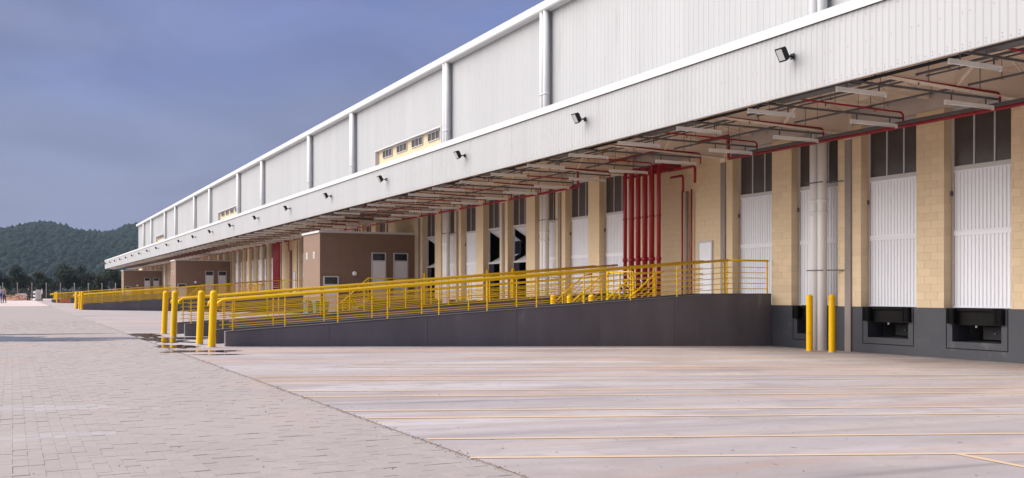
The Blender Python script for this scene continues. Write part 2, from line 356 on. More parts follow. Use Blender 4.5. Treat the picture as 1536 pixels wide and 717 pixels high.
# water lying along the low edge and across the paving
def blob(cx, cy, rx, ry, seed, name, mt, dz=.004, n=120, rot=0, jag=.75):
    mb = MB(); pts = []
    for k in range(n):
        an = 2*math.pi*k/n; r_ = 1+jag*noise.noise(Vector((math.cos(an)*1.6+seed, math.sin(an)*1.6, seed*2.3)))+.8*jag*noise.noise(Vector((math.cos(an)*4+seed, math.sin(an)*4, seed)))+.4*jag*noise.noise(Vector((math.cos(an)*9+seed, math.sin(an)*9, seed)))
        x = rx*r_*math.cos(an); y = ry*r_*math.sin(an)
        X = cx+x*math.cos(rot)-y*math.sin(rot); Y = cy+x*math.sin(rot)+y*math.cos(rot)
        pts.append((X, Y))
    zt = max(g(X) for X, Y in pts) if mt == 'water' else None
    mb.quad(*[(X, Y, (g(X)+dz)) for X, Y in pts])
    return mb.build(name, mt, kind='structure')
for i, (cx, cy, rx, ry) in enumerate(((3.62, 21.6, .62, .34), (3.42, 23.7, .40, .8), (3.62, 20.35, .45, .12), (3.5, 26.4, .42, 1.0), (3.9, 28.1, .9, .40), (3.40, 30.4, .35, 1.2))):
    blob(cx, cy, rx, ry, i*1.7+.3, 'puddle', 'water', .006+.001*i)
blob(-2.0, 28.2, 5.0, 1.45, 4.4, 'wet_patch', 'wet_paving', .005)
blob(-6.0, 31.8, 8.2, .35, 9.4, 'wet_patch', 'wet_paving', .006)

# grit and small stones lying on the paving and along the joint
m = MB(); rr = random.Random(21)
def pebble(x, y, r):
    z = g(x); i = len(m.v); k = [rr.uniform(.6, 1.3) for _ in range(6)]
    m.v += [(x+r*k[0], y, z+r*.3), (x, y+r*k[1], z+r*.3), (x-r*k[2], y, z+r*.3), (x, y-r*k[3], z+r*.3), (x, y, z+r*k[4]), (x, y, z-.003)]
    for f3 in ((0, 1, 4), (1, 2, 4), (2, 3, 4), (3, 0, 4), (1, 0, 5), (2, 1, 5), (3, 2, 5), (0, 3, 5)): m.face([i+q for q in f3])
for q in range(1100): pebble(EDGE+rr.gauss(-.015, .03), 4+28*rr.random()**1.6, rr.uniform(.003, .009))
for q in range(420): pebble(rr.uniform(-3, 16), 4.5+16*rr.random()**1.3, rr.uniform(.003, .011))
tag(m.build('grit', 'dirt', kind='stuff'), 'scattered small stones and grit on the paving', 'grit')

# ------------------------------------------------------------------ the warehouse
wh = thing('warehouse', (W, 20, -1.64), 'long white and beige warehouse with dock doors running into the distance', 'warehouse')
DB, DT = -.39, 4.58              # dock floor, head of openings
K0, K1 = -3, 32
def btype(k):
    if k < 0: return 'door'
    q = k % 10
    return 'blank' if q == 1 else ('office' if q == 6 else 'door')
OPEN = {(3, 1), (4, 0), (5, 1)}
OW = 1.86; O1 = .42; O2 = 3.14
openings = []
for k in range(K0, K1):
    if btype(k) == 'door':
        for j, o in enumerate((O1, O2)): openings.append((k, j, colY(k)+o, colY(k)+o+OW))
def solid_spans():
    sp = []; y = colY(K0)
    for (k, j, a, b) in openings: sp.append((y, a)); y = b
    sp.append((y, colY(K1))); return sp
# base band with the leveler pits cut out
pits = [(a+.25, a+1.62) for (k, j, a, b) in openings if k <= 0]
PZ = -1.21
y = colY(K0); bandm = MB()
for (a, b) in pits:
    bandm.box(W, W+.6, y, a, -1.9, DB); bandm.box(W, W+.6, a, b, -1.9, PZ)
    y = b
bandm.box(W, W+.6, y, colY(K1), -1.9, DB)
bandm.build('dock_wall', 'dock_band', wh)
m = MB(); m.box(W+1.5, 48, colY(K0), colY(1), -1.7, DB-.002); m.box(W+.6, 48, colY(1), colY(K1), -1.7, DB-.002); m.build('dock_floor', 'deck_concrete', wh)
# block piers: mortar cores with real blocks on them
BH = .2; BL = .4
def courses(y0, y1, z0, z1):
    out_ = []; z = z0; r = 0
    while z < z1-.03:
        zt = min(z+BH, z1); y = y0-(BL/2 if r % 2 else 0)
        while y < y1-.001:
            a = max(y, y0); b = min(y+BL, y1)
            if b-a > .05: out_.append((a, b, z, zt))
            elif out_: pass
            y += BL
        z += BH; r += 1
    return out_
J = .0025
blk_proto = {}
for (a, b) in solid_spans():
    core = MB(); core.box(W+.006, W+.30, a+.006, b-.006, DB, DT)
    o = core.build('pier' if b-a < 2 else 'block_wall', 'mortar', wh, origin=(W, a, DB))
    cs = courses(a, b, DB, DT); indiv = 14.5 < a < 24.5 and b-a < 2
    if indiv:
        for (p, q, z0, z1) in cs:
            key = (round(q-p, 3), round(z1-z0, 3))
            if key not in blk_proto:
                mb = MB(); mb.chamfer_box(W, W+.304, p+J, q-J, z0+J, z1-J, .004)
                c = mb.build('block', 'block', o, origin=(W, p, z0)); blk_proto[key] = c
            else:
                c = blk_proto[key].copy(); col.objects.link(c); c.parent = o
            c.location = (rnd.uniform(-.0015, .0015), p-a, z0-DB)
    else:
        mb = MB()
        for (p, q, z0, z1) in cs:
            e_ = rnd.uniform(-.0015, .0015)
            mb.chamfer_box(W+e_, W+.304, p+J, q-J, z0+J, z1-J, .004)
        mb.build('blockwork', 'block', o, kind='stuff')
m = MB(); m.box(W+.02, W+.5, colY(K0), colY(K1), DT, 5.4); m.build('lintel_beam', 'concrete_beam', wh)
cproto = None
for k in range(K0, K1+1):
    yc = colY(k)
    if cproto is None:
        m = MB(); m.box(W-.05, W+.1, yc-.11, yc+.11, -1.75, DT+.1); cproto = m.build('column', 'concrete_column', wh, origin=(W, yc, -1.64)); base_y = yc
    else:
        c = cproto.copy(); col.objects.link(c); c.parent = wh; c.location.y = cproto.location.y+(yc-base_y)-(.12 if k == -1 else 0)
# dock doors
DX = W+.27
def make_door(a):
    fr = MB(); b = a+OW
    fr.box(DX, DX+.08, a, a+.07, DB, DT); fr.box(DX, DX+.08, b-.07, b, DB, DT)
    fr.box(DX, DX+.08, a+.07, b-.07, DT-.06, DT); fr.box(DX-.015, DX+.08, a+.07, b-.07, 3.02, 3.13)
    w3 = (OW-.14)/3
    for q in (1, 2): fr.box(DX+.005, DX+.06, a+.07+w3*q-.02, a+.07+w3*q+.02, 3.13, DT-.06)
    d = fr.build('dock_door', 'door_frame', wh, origin=(DX, a, DB))
    for q in range(3):
        pm = MB(); pm.box(DX+.03, DX+.045, a+.07+w3*q+(.02 if q else 0), a+.07+w3*(q+1)-(.02 if q < 2 else 0), 3.13, DT-.06); pm.build('pane', 'dark_glass', d)
    for z0, z1 in ((DB+.01, 1.44), (1.50, 3.02)):
        pm = MB(); pm.corr(DX+.035, a+.07, b-.07, z0, z1, 16, .022, .35, .15)
        pm.box(DX, DX+.03, a+.07, b-.07, z1-.035, z1+.058 if z1 < 2 else z1); pm.box(DX, DX+.03, a+.07, b-.07, z0, z0+.04)
        pm.build('door_panel', 'door_white', d)
    lm = MB(); lm.tube([(DX-.03, a+OW-.03, 2.4), (DX-.03, a+OW-.03, 2.52)], .025, 6); lm.build('hinge', 'conduit_grey', d)
    return d
def make_open(a):
    fr = MB(); b = a+OW
    fr.box(DX, DX+.08, a, a+.07, DB, DT); fr.box(DX, DX+.08, b-.07, b, DB, DT)
    fr.box(DX, DX+.08, a+.07, b-.07, DT-.06, DT); fr.box(DX-.015, DX+.08, a+.07, b-.07, 3.02, 3.13); fr.box(DX-.03, DX+.10, a+.07, b-.07, 1.38, 1.47)
    w3 = (OW-.14)/3
    for q in (1, 2): fr.box(DX+.005, DX+.06, a+.07+w3*q-.02, a+.07+w3*q+.02, 3.13, DT-.06)
    d = fr.build('dock_door', 'door_frame', wh, origin=(DX, a, DB))
    for q in range(3):
        pm = MB(); pm.box(DX+.03, DX+.045, a+.07+w3*q+(.02 if q else 0), a+.07+w3*(q+1)-(.02 if q < 2 else 0), 3.13, DT-.06); pm.build('pane', 'dark_glass', d)
    # folding leaf swung inwards from the transom, and the sill leaf sloping up behind the middle rail
    pm = MB(); pm.quad((DX+.06, a+.07, 3.02), (DX+.06, b-.07, 3.02), (DX+1.0, b-.07, 2.45), (DX+1.0, a+.07, 2.45)); pm.quad((DX+.06, a+.07, 2.99), (DX+1.0, a+.07, 2.42), (DX+1.0, b-.07, 2.42), (DX+.06, b-.07, 2.99)); pm.build('door_panel', 'door_white', d)
    pm = MB(); pm.quad((DX+.10, a+.07, 1.47), (DX+.10, b-.07, 1.47), (DX+.8, b-.07, 1.85), (DX+.8, a+.07, 1.85)); pm.build('door_panel', 'door_white', d)
    pm = MB(); pm.box(DX+.9, DX+.92, a+.07, b-.07, 1.47, 3.0); pm.build('pane', 'navy_glass', d)
    pm = MB(); pm.box(DX+.02, DX+.04, b-.62, b-.07, DB, 1.38); pm.build('door_panel', 'navy_glass', d)
    return d
d0 = None; o0 = None
for (k, j, a, b) in openings:
    if (k, j) in OPEN:
        if o0 is None: o0 = make_open(a); ya_o = a
        else: dup(o0, dy=a-ya_o, parent=wh)
    else:
        if d0 is None: d0 = make_door(a); ya = a
        else: dup(d0, dy=a-ya, parent=wh)
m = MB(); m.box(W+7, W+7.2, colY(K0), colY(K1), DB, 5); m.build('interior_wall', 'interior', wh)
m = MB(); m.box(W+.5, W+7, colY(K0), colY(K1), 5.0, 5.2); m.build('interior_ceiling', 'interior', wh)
# upper cladding
SH = BAY/5; ZT = 12.15; ZB = 5.2
def strip_at(y):                 # window strips of 10 sheets
    n = round((y-20.59)/SH)
    for b0 in (27, 77, 127):
        if b0 <= n < b0+10: return True
    return False
ns0 = round((colY(K0)-20.59)/SH); ns1 = round((colY(K1)-20.59)/SH)
sheet = {}
def clad(key, y, z0, z1):
    if key not in sheet:
        mb = MB(); mb.corr(W-.03, y, y+SH, z0, z1, 4, .008, .72, .06); sheet[key] = (mb.build('wall_sheet', 'white_sheet', wh, origin=(W, y, z0)), y)
    else:
        o, y0 = sheet[key]; c = o.copy(); col.objects.link(c); c.parent = wh; c.location.y = o.location.y+(y-y0)
for n in range(ns0, ns1):
    y = 20.59+SH*n
    if strip_at(y+.01): clad('hi', y, 8.93, ZT); clad('lo', y, ZB, 7.1)
    else: clad('full', y, ZB, ZT)
for b0 in (27, 77, 127):
    y0 = 20.59+SH*b0; y1 = y0+SH*10
    m = MB(); m.box(W+.18, W+.4, y0, y1, 7.0, 9.0)
    o = m.build('window_strip', 'mortar', wh, origin=(W, y0, 7.1))
    m = MB(); m.box(W-.06, W+.2, y0-.05, y0+.02, 7.1, 8.98); m.box(W-.06, W+.2, y1-.02, y1+.05, 7.1, 8.98); m.box(W-.065, W+.2, y0-.05, y1+.05, 8.93, 8.985); m.build('strip_trim', 'white_trim', o)
    for q in range(4):
        wy = y0+.35+q*(SH*10-.7)/4+.25; ww = 1.75
        m = MB(); m.box(W+.12, W+.19, wy, wy+ww, 8.40, 8.44); m.box(W+.12, W+.19, wy, wy+ww, 8.85, 8.9)
        for t in range(4): m.box(W+.121, W+.189, wy+t*(ww-.04)/3, wy+t*(ww-.04)/3+.04, 8.44, 8.85)
        m.build('window_frame', 'door_frame', o)
        for t in range(3):
            m = MB(); m.box(W+.15, W+.17, wy+t*(ww-.04)/3+.04, wy+(t+1)*(ww-.04)/3, 8.44, 8.85); m.build('pane', 'dark_glass', o)
m = MB(); m.box(W-.02, W+.6, colY(K0), colY(K1), ZT-.02, ZT+.05)
m.prism([(W-.45, ZT-.05), (W-.40, ZT-.10), (W-.05, ZT-.10), (W-.05, ZT+.26), (W-.47, ZT+.26)], colY(K0), colY(K1)+.15); m.build('gutter', 'white_trim', wh)
m = MB(); m.quad((W-.06, colY(K0), ZT+.255), (W-.06, colY(K1)+.15, ZT+.255), (62, colY(K1)+.15, 14.4), (62, colY(K0), 14.4)); m.build('roof', 'white_trim', wh)
m = MB(); m.quad((W-.05, colY(K1)+.02, -1.9), (62, colY(K1)+.02, -1.9), (62, colY(K1)+.02, 14.4), (W-.05, colY(K1)+.02, ZT+.2)); m.quad((W, colY(K0)-.02, -1.9), (W, colY(K0)-.02, ZT+.2), (62, colY(K0)-.02, 14.4), (62, colY(K0)-.02, -1.9)); m.quad((62, colY(K0), -1.9), (62, colY(K0), 14.4), (62, colY(K1), 14.4), (62, colY(K1), -1.9)); m.build('end_wall', 'white_sheet', wh)
m = MB(); m.box(W-.10, W-.0, colY(K1)-.02, colY(K1)+.06, ZB, ZT); m.build('corner_trim', 'white_trim', wh)
# rainwater downpipes in pairs, above and below the canopy
PX = W-.27
def downpipe(y, z0, z1, name):
    mb = MB(); mb.tube([(PX, y, z0), (PX, y, z1)], .135, 16)
    for zc in [z0+t for t in ((3.9, 4.25) if z0 < 0 else (3.3,))]: mb.tube([(PX, y, zc-.05), (PX, y, zc+.05)], .148, 16)
    return mb.build(name, 'pipe_white_lifted' if z0 < 0 else 'white_trim', wh, origin=(PX, y, z0))  # same pipe throughout: colour lifted in the shade below, darker white in the light above
dpy = []
for b5 in range(0, 7):
    for off in (0, 3): dpy.append(21.32+BAY*(5*b5+off))
lo = hi = None
for yy in dpy:
    if yy > YEND-1: continue
    for q in (0, .31):
        if lo is None:
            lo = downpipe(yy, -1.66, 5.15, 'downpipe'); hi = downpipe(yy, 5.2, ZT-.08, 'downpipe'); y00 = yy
            m = MB(); m.bar((PX-.14, yy-.16, .62), (PX-.14, yy+.47, .62), .02, .03); m.bar((PX, yy-.16, .62), (W-.02, yy-.55, .62), .03, .03); m.bar((PX-.14, yy-.16, 3.1), (PX-.14, yy+.47, 3.1), .02, .03); m.bar((PX, yy-.16, 3.1), (W-.02, yy-.55, 3.1), .03, .03); br = m.build('pipe_clamp', 'conduit_grey', wh, origin=(PX, yy, .62))
        else:
            d_ = yy+q-y00
            if btype(int((yy-20.59)//BAY)) != 'office' or yy < 0:
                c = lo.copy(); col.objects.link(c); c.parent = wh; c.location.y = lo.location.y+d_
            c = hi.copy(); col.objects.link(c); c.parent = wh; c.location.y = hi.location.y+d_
            if q == 0: c = br.copy(); col.objects.link(c); c.parent = wh; c.location.y = br.location.y+d_
# white service doors in the blank bays
for k in (1, 11, 21):
    y0 = colY(k)+.55
    m = MB(); m.box(W-.04, W+.0, y0, y0+.75, DB, 1.72); o = m.build('service_door', 'door_white', wh, origin=(W, y0, DB))
    m = MB(); m.box(W-.055, W-.04, y0, y0+.05, DB, 1.72); m.box(W-.055, W-.04, y0+.7, y0+.75, DB, 1.72); m.box(W-.055, W-.04, y0+.05, y0+.7, 1.66, 1.72); m.build('door_trim', 'door_frame', o)
    m = MB(); m.tube([(W-.10, y0+.62, .6), (W-.10, y0+.5, .6)], .012, 6); m.build('handle', 'conduit_grey', o)

# dock levelers in the pits
lv0 = None
for i, (a, b) in enumerate(pits):
    lab = '%s dark dock leveler pit from the near end, with black bumpers' % ordn(i)
    if lv0 is None:
        t = thing('dock_leveler', (W, a, PZ), lab, 'dock leveler', 'dock levelers under the near doors')
        m = MB(); m.box(W+.62, W+1.4, a-.05, a, PZ-.1, DB-.01); m.box(W+.62, W+1.4, b, b+.05, PZ-.1, DB-.01); m.box(W+1.4, W+1.45, a-.05, b+.05, PZ-.1, DB-.01); m.box(W+.6, W+1.4, a, b, PZ-.1, PZ-.004); m.build('pit', 'pit_wall', t)
        m = MB(); m.box(W+.02, W+1.3, a+.02, b-.02, DB-.06, DB-.012); m.build('deck_plate', 'steel_dark', t)
        m = MB(); m.box(W+.10, W+.14, a+.02, b-.02, -.80, DB-.07); m.box(W+.09, W+.10, a+.1, b-.1, -.79, -.77); m.build('lip', 'pit_wall' if False else 'steel_dark', t)
        m = MB(); m.box(W+.55, W+.85, a+.3, b-.45, PZ+.06, -.84); m.box(W+.54, W+.55, a+.55, b-.75, PZ+.17, PZ+.24); o = m.build('hydraulic_unit', 'black', t)
        m = MB(); m.box(W+.535, W+.54, a+.60, b-.8, PZ+.18, PZ+.23); m.build('name_plate', 'conduit_grey', o)
        m = MB(); m.tube([(W+.22, b-.52, -.86), (W+.22, b-.52, -.78)], .025, 8); m.build('warning_tag', 'lamp_white', t)
        for y0 in (a-.10, b-.13):
            m = MB(); m.box(W-.10, W-.003, y0, y0+.23, -.77, DB-.003)
            m.box(W-.115, W-.10, y0+.02, y0+.07, -.75, DB-.02); m.box(W-.115, W-.10, y0+.16, y0+.21, -.75, DB-.02); m.build('bumper', 'rubber', t)
        m = MB(); e_ = .16
        m.box(W-.006, W, a-e_-.02, a-e_, PZ-e_, DB-.004); m.box(W-.006, W, b+e_, b+e_+.02, PZ-e_, DB-.004); m.box(W-.006, W, a-e_-.02, b+e_+.02, PZ-e_-.02, PZ-e_); m.build('edge_angle', 'steel_dark', t)
        lv0 = t; yl = a
    else: dup(lv0, dy=a-yl, label=lab)

# ------------------------------------------------------------------ the canopy
FX = 14.6; FB, FT = 4.15, 5.46; CY0, CY1 = colY(K0), 190.5
cn = thing('canopy', (FX, 20, FB), 'long loading-dock canopy with white ribbed fascia above the dock doors', 'canopy')
nsh = int((CY1-CY0)/SH); fs = None
for n in range(nsh):
    y = CY0+n*SH
    if fs is None:
        m = MB(); m.corr(FX, y, y+SH, FB, FT, 7, .009, .42, .16); fs = m.build('fascia_sheet', 'white_sheet', cn, origin=(FX, y, FB)); yf = y
        m = MB(); p7 = SH/7
        for zz, st in ((FB+.045, 1), (FB+.11, 2), (FB+.66, 3), (FT-.12, 2)):
            for q in range(0, 7, st):
                yq = y+p7*(q+.2); m.tube([(FX-.001, yq, zz+.012*((q*7) % 3)), (FX-.014, yq, zz+.012*((q*7) % 3))], .006, 5)
        scr = m.build('screws', 'fence_concrete', fs); scm = scr
    else:
        c = fs.copy(); col.objects.link(c); c.parent = cn; c.location.y = fs.location.y+(y-yf); c.location.x += rnd.uniform(-.002, .002)
        if y < 60: q_ = scr.copy(); col.objects.link(q_); q_.parent = c
CY1 = CY0+nsh*SH
m = MB(); m.prism([(FX-.075, FT+.20), (FX-.06, FT-.0), (FX-.045, FT-.0), (FX-.04, FT+.16), (FX+.5, FT+.22), (FX+.5, FT+.25)], CY0, CY1); m.build('flashing', 'white_trim', cn)
m = MB(); m.box(FX-.018, FX+.03, CY0, CY1, FB-.02, FB-.002); m.build('drip_edge', 'concrete_column', cn)
m = MB(); m.quad((FX+.4, CY0, FT+.20), (W-.05, CY0, FT+.05), (W-.05, CY1, FT+.05), (FX+.4, CY1, FT+.20)); m.build('canopy_roof', 'white_sheet', cn)
rs = None; RB = BAY/2
for n in range(int((CY1-CY0)/RB)+1):        # ceiling panels seen from below
    y = CY0+n*RB; y1 = min(y+RB, CY1)
    if y1-y < .05: continue
    if rs is None or y1-y < RB-.01:
        m = MB(); m.box(FX+.02, W, y+.004, y1-.004, 5.15, 5.19); rs_ = m.build('soffit_panel', 'canopy_panel', cn, origin=(FX, y, 5.15))
        if rs is None: rs = rs_; yr = y
    else:
        c = rs.copy(); col.objects.link(c); c.parent = cn; c.location.y = rs.location.y+(y-yr)
for x in (14.75, 15.9, 17.1, 18.3, 19.5, 20.45):
    m = MB(); m.box(x, x+.05, CY0, CY1, 4.97, 5.148); m.box(x+.05, x+.12, CY0, CY1, 4.97, 4.985); m.build('purlin', 'canopy_cream', cn)
bm0 = None
for k in range(K0, K1):
    yc = colY(k)
    if bm0 is None:
        m = MB(); m.prism([(FX+.06, 4.55), (W, 4.36), (W, 4.96), (FX+.06, 4.96)], yc-.006, yc+.006); bm0 = m.build('beam', 'canopy_cream', cn, origin=(FX, yc, 4.36)); yb = yc
        m = MB(); m.prism([(FX+.06, 4.535), (W, 4.345), (W, 4.36), (FX+.06, 4.55)], yc-.09, yc+.09); m.build('bottom_flange', 'canopy_cream', bm0)
        m = MB(); m.box(W-.06, W-.001, yc-.13, yc+.13, 4.22, 5.1); m.build('end_plate', 'canopy_cream', bm0)
        for x in (15.93, 18.33):
            for s_ in (-1, 1):
                m = MB(); m.bar((x, yc+s_*.05, 4.50), (x, yc+s_*.62, 4.97), .05, .05); m.build('brace', 'canopy_cream', bm0)
    else: dup(bm0, dy=yc-yb, parent=cn)

# flood lights on the fascia
fl0 = None
for i in range(21):
    y = 16.05+8.46*i
    if y > CY1-1: break
    lab = '%s black floodlight on the white fascia, counting from the near end' % ordn(i)
    if fl0 is None:
        t = thing('floodlight', (FX-.03, y, 4.93), lab, 'floodlight', 'floodlights along the fascia')
        m = MB(); m.box(FX-.06, FX-.032, y-.05, y+.05, 4.86, 4.98); m.tube([(FX-.05, y, 4.92), (FX-.17, y, 4.92), (FX-.24, y, 4.90)], .02, 8); m.build('arm', 'black', t)
        Rm = Matrix.Rotation(R(-28), 3, 'Y'); cx = Vector((FX-.30, y, 4.95))
        mb = MB()
        body = [(-.10, -.14, -.19), (-.10, .14, -.19), (-.10, .14, .19), (-.10, -.14, .19), (.03, -.14, -.17), (.03, .14, -.17), (.03, .14, .17), (.03, -.14, .17), (.10, -.09, -.11), (.10, .09, -.11), (.10, .09, .11), (.10, -.09, .11)]
        mb.v = [tuple(cx+Rm @ (Vector(q)*.78)) for q in body]
        for q in ((3, 2, 1, 0), (0, 1, 5, 4), (1, 2, 6, 5), (2, 3, 7, 6), (3, 0, 4, 7), (4, 5, 9, 8), (5, 6, 10, 9), (6, 7, 11, 10), (7, 4, 8, 11), (8, 9, 10, 11)): mb.face(list(q))
        mb.build('housing', 'black', t)
        mb = MB(); mb.v = [tuple(cx+Rm @ (Vector(q)*.78)) for q in ((-.103, -.11, -.15), (-.103, .11, -.15), (-.103, .11, .15), (-.103, -.11, .15))]; mb.face([3, 2, 1, 0]); mb.build('lens', 'lens', t)
        fl0 = t; yfl = y
    else: dup(fl0, dy=y-yfl, label=lab)

# light lines: conduit across the canopy carrying two fluorescent battens
lt0 = None; cd0 = None; i = 0
y = 15.18-2.72*3
while y < CY1-.6:
    lab = 'on the %s light line from the near end of the canopy'
    if lt0 is None:
        m = MB(); m.box(14.9, 19.75, y-.02, y+.02, 4.30, 4.345)
        for x in (15.2, 16.1, 18.25, 19.35): m.box(x-.012, x+.012, y-.012, y+.012, 4.17, 4.30)
        for x in (15.9, 18.3): m.box(x-.004, x+.004, y-.004, y+.004, 4.345, 5.0)
        cd0 = tag(m.build('conduit', 'conduit_grey', origin=(17.2, y, 4.3)), 'grey conduit '+lab % ordn(i), 'conduit', 'grey conduits under the canopy'); yl = y
        L_ = []
        for q, (xa, xb) in enumerate(((14.92, 16.3), (18.05, 19.6))):
            t = thing('light_fixture', ((xa+xb)/2, y, 4.09), ('outer' if q == 0 else 'inner')+' white batten light '+lab % ordn(i), 'light', 'batten lights under the canopy')
            m = MB(); m.prism([(0, 0)], 0, 0) if False else None
            m.box(xa, xb, y-.024, y+.024, 4.115, 4.17); m.build('body', 'lamp_white', t)
            m = MB(); m.tube([(xa+.04, y, 4.092), (xb-.04, y, 4.092)], .016, 10); m.build('tube', 'lamp_white', t)
            for xx in (xa, xb-.04):
                m = MB(); m.box(xx, xx+.04, y-.027, y+.027, 4.07, 4.114); m.build('end_cap', 'lamp_white', t)
            L_.append(t)
        lt0 = L_
    else:
        dup(cd0, dy=y-yl, label='grey conduit '+lab % ordn(i))
        for q in (0, 1): dup(lt0[q], dy=y-yl, label=('outer' if q == 0 else 'inner')+' white batten light '+lab % ordn(i))
    i += 1; y += 2.72
# cable tray just behind the fascia
t = thing('cable_tray', (15.15, 20, 4.62), 'dark grey cable tray running just behind the white fascia', 'cable tray')
for k in range(K0, K1):
    y0 = colY(k)+.5
    if y0+2.4 > CY1: break
    if k == K0:
        m = MB(); m.box(15.75, 16.1, y0, y0+2.4, 4.40, 4.41); m.box(15.75, 15.76, y0, y0+2.4, 4.41, 4.47); m.box(16.09, 16.1, y0, y0+2.4, 4.41, 4.47); m.box(15.9, 15.93, y0+.2, y0+.23, 4.41, 5.0); m.box(15.9, 15.93, y0+2.1, y0+2.13, 4.41, 5.0)
        tr0 = m.build('tray', 'conduit_grey', t, origin=(15.75, y0, 4.4)); yt0 = y0
    else: c = tr0.copy(); col.objects.link(c); c.parent = t; c.location.y = tr0.location.y+(y0-yt0)
m = MB()
for q in range(3): m.tube([(15.82+.07*q, CY0, 4.43), (15.82+.07*q, CY1-.6, 4.43)], .016, 6)
m.build('cables', 'black', t)

# conduits and gas-pipe runs along the canopy, rods and cross angles
for x, z, r_, nm in ((17.15, 4.62, .03, 'outer'), (17.45, 4.62, .02, 'middle'), (18.75, 4.55, .026, 'inner')):
    t = thing('service_conduit', (x, 20, z), '%s dark conduit running lengthwise under the middle of the canopy' % nm, 'conduit', 'lengthwise conduits under the canopy')
    MB().tube([(x, CY0+.3, z), (x, CY1-.8, z)], r_, 8).build('pipe', 'conduit_grey', t)
    y = CY0+1.0; h0 = None
    while y < 75:
        if h0 is None:
            m = MB(); m.box(x-.005, x+.005, y-.005, y+.005, z-r_, 5.0); m.box(x-.04, x+.04, y-.015, y+.015, z-r_-.01, z-r_); h0 = m.build('hanger', 'conduit_grey', t, origin=(x, y, z)); yh = y
        else: c = h0.copy(); col.objects.link(c); c.parent = t; c.location.y = h0.location.y+(y-yh)
        y += 1.81
ca0 = None
for k in range(K0, K1):
    for fr in (.25, .5, .75):
        y = colY(k)+BAY*fr
        if y > CY1-.3: continue
        if ca0 is None:
            m = MB(); m.box(FX+.08, W-.02, y-.03, y+.03, 4.885, 4.965); ca0 = m.build('cross_angle', 'canopy_cream', cn, origin=(FX, y, 4.9)); yc0 = y
            m = MB(); m.bar((15.0, y, 4.88), (17.1, y+1.2, 4.96), .035, .035); m.bar((18.2, y, 4.88), (20.3, y+1.2, 4.96), .035, .035); m.build('tie', 'canopy_cream', ca0)
        else: dup(ca0, dy=y-yc0, parent=cn)

# red sprinkler main and branches
RX = 19.75
def red_tube(pts, r, name, parent): return MB().tube(pts, r, 8).build(name, 'red_pipe', parent)
sp = thing('sprinkler_main', (RX, 20, 4.12), 'red sprinkler main running along the wall under the canopy', 'pipe')
pts = [(RX, CY0+.5, 4.12)]
for b in (0, 1, 2, 3):
    ya_, yb_ = 24.6+54.4*b, 33.8+54.4*b
    if ya_ < CY1-10: pts += [(RX, ya_, 4.12), (RX, ya_+.001, 4.83), (RX, yb_, 4.83), (RX, yb_+.001, 4.12)]
pts.append((RX, CY1-1, 4.12))
for a, b in zip(pts, pts[1:]):
    if (Vector(a)-Vector(b)).length > .01: red_tube([a, b], .045, 'pipe_run', sp)
m = MB(); m.box(RX-.16, RX-.12, CY0+.5, 24.3, 4.14, 4.22); m.build('hanger_rail', 'conduit_grey', sp)
br0 = None; i = 0; y = 17.85-2.72*2
while y < CY1-1:
    lab = '%s red sprinkler branch under the canopy, counting from the near end' % ordn(i)
    if br0 is None:
        t = thing('sprinkler_branch', (RX, y, 4.45), lab, 'pipe', 'red sprinkler branches')
        MB().tube([(14.9, y, 4.52), (RX-.08, y, 4.46), (RX, y, 4.40), (RX, y, 4.12)], .024, 8).build('pipe', 'red_pipe', t)
        for x in (15.6, 17.2, 18.8):
            m = MB(); m.tube([(x, y, 4.40), (x, y, 4.47)], .016, 6); m.build('sprinkler_head', 'conduit_grey', t)
            m = MB(); m.box(x+.3, x+.31, y-.005, y+.005, 4.48, 5.0); m.build('hanger', 'conduit_grey', t)
        br0 = t; yb0 = y
    else: dup(br0, dy=y-yb0, label=lab)
    i += 1; y += 2.72

# ------------------------------------------------------------------ things repeated at every tenth bay
PER = 54.4
WHICH = ['nearest', 'second', 'third']
reps = []
def railing_mesh(t, X0, X1, y, zb, zt, posts, hook=True):
    # zb(x), zt(x): kerb top and rail top
    tr = [(X0-.1, y, zt(X0)-.005), (X1, y, zt(X1))]
    if hook: tr = [(X0-.24, y, zt(X0)-.16), (X0-.22, y, zt(X0)-.07), (X0-.13, y, zt(X0)-.012)] + [(X0+.05, y, zt(X0)+.002), (X1, y, zt(X1))]
    MB().tube(tr, .038, 10).build('top_rail', 'yellow_rail', t)
    for q in range(5):
        f_ = .14+.163*q
        zz = lambda x: zb(x)+(zt(x)-zb(x))*f_
        MB().bar((X0+.02, y, zz(X0)), (X1, y, zz(X1)), .017, .021).build('rail', 'yellow_rail', t)
    for x in posts:
        MB().box(x-.013, x+.013, y-.013, y+.013, zb(x)-.01, zt(x)-.02).build('post', 'yellow_rail', t)
XA, XB, XW = 4.42, 18.7, W
kt = lambda x: -.91+(min(x, XB)-XA)*(.87/(XB-XA))               # kerb wall top
rt = lambda x: -.18+(min(x, 19.1)-XA)*(1.14/(19.1-XA))          # rail top
deck = lambda x: -1.255+(min(x, XB)-XA)*((1.255-.39)/(XB-XA))
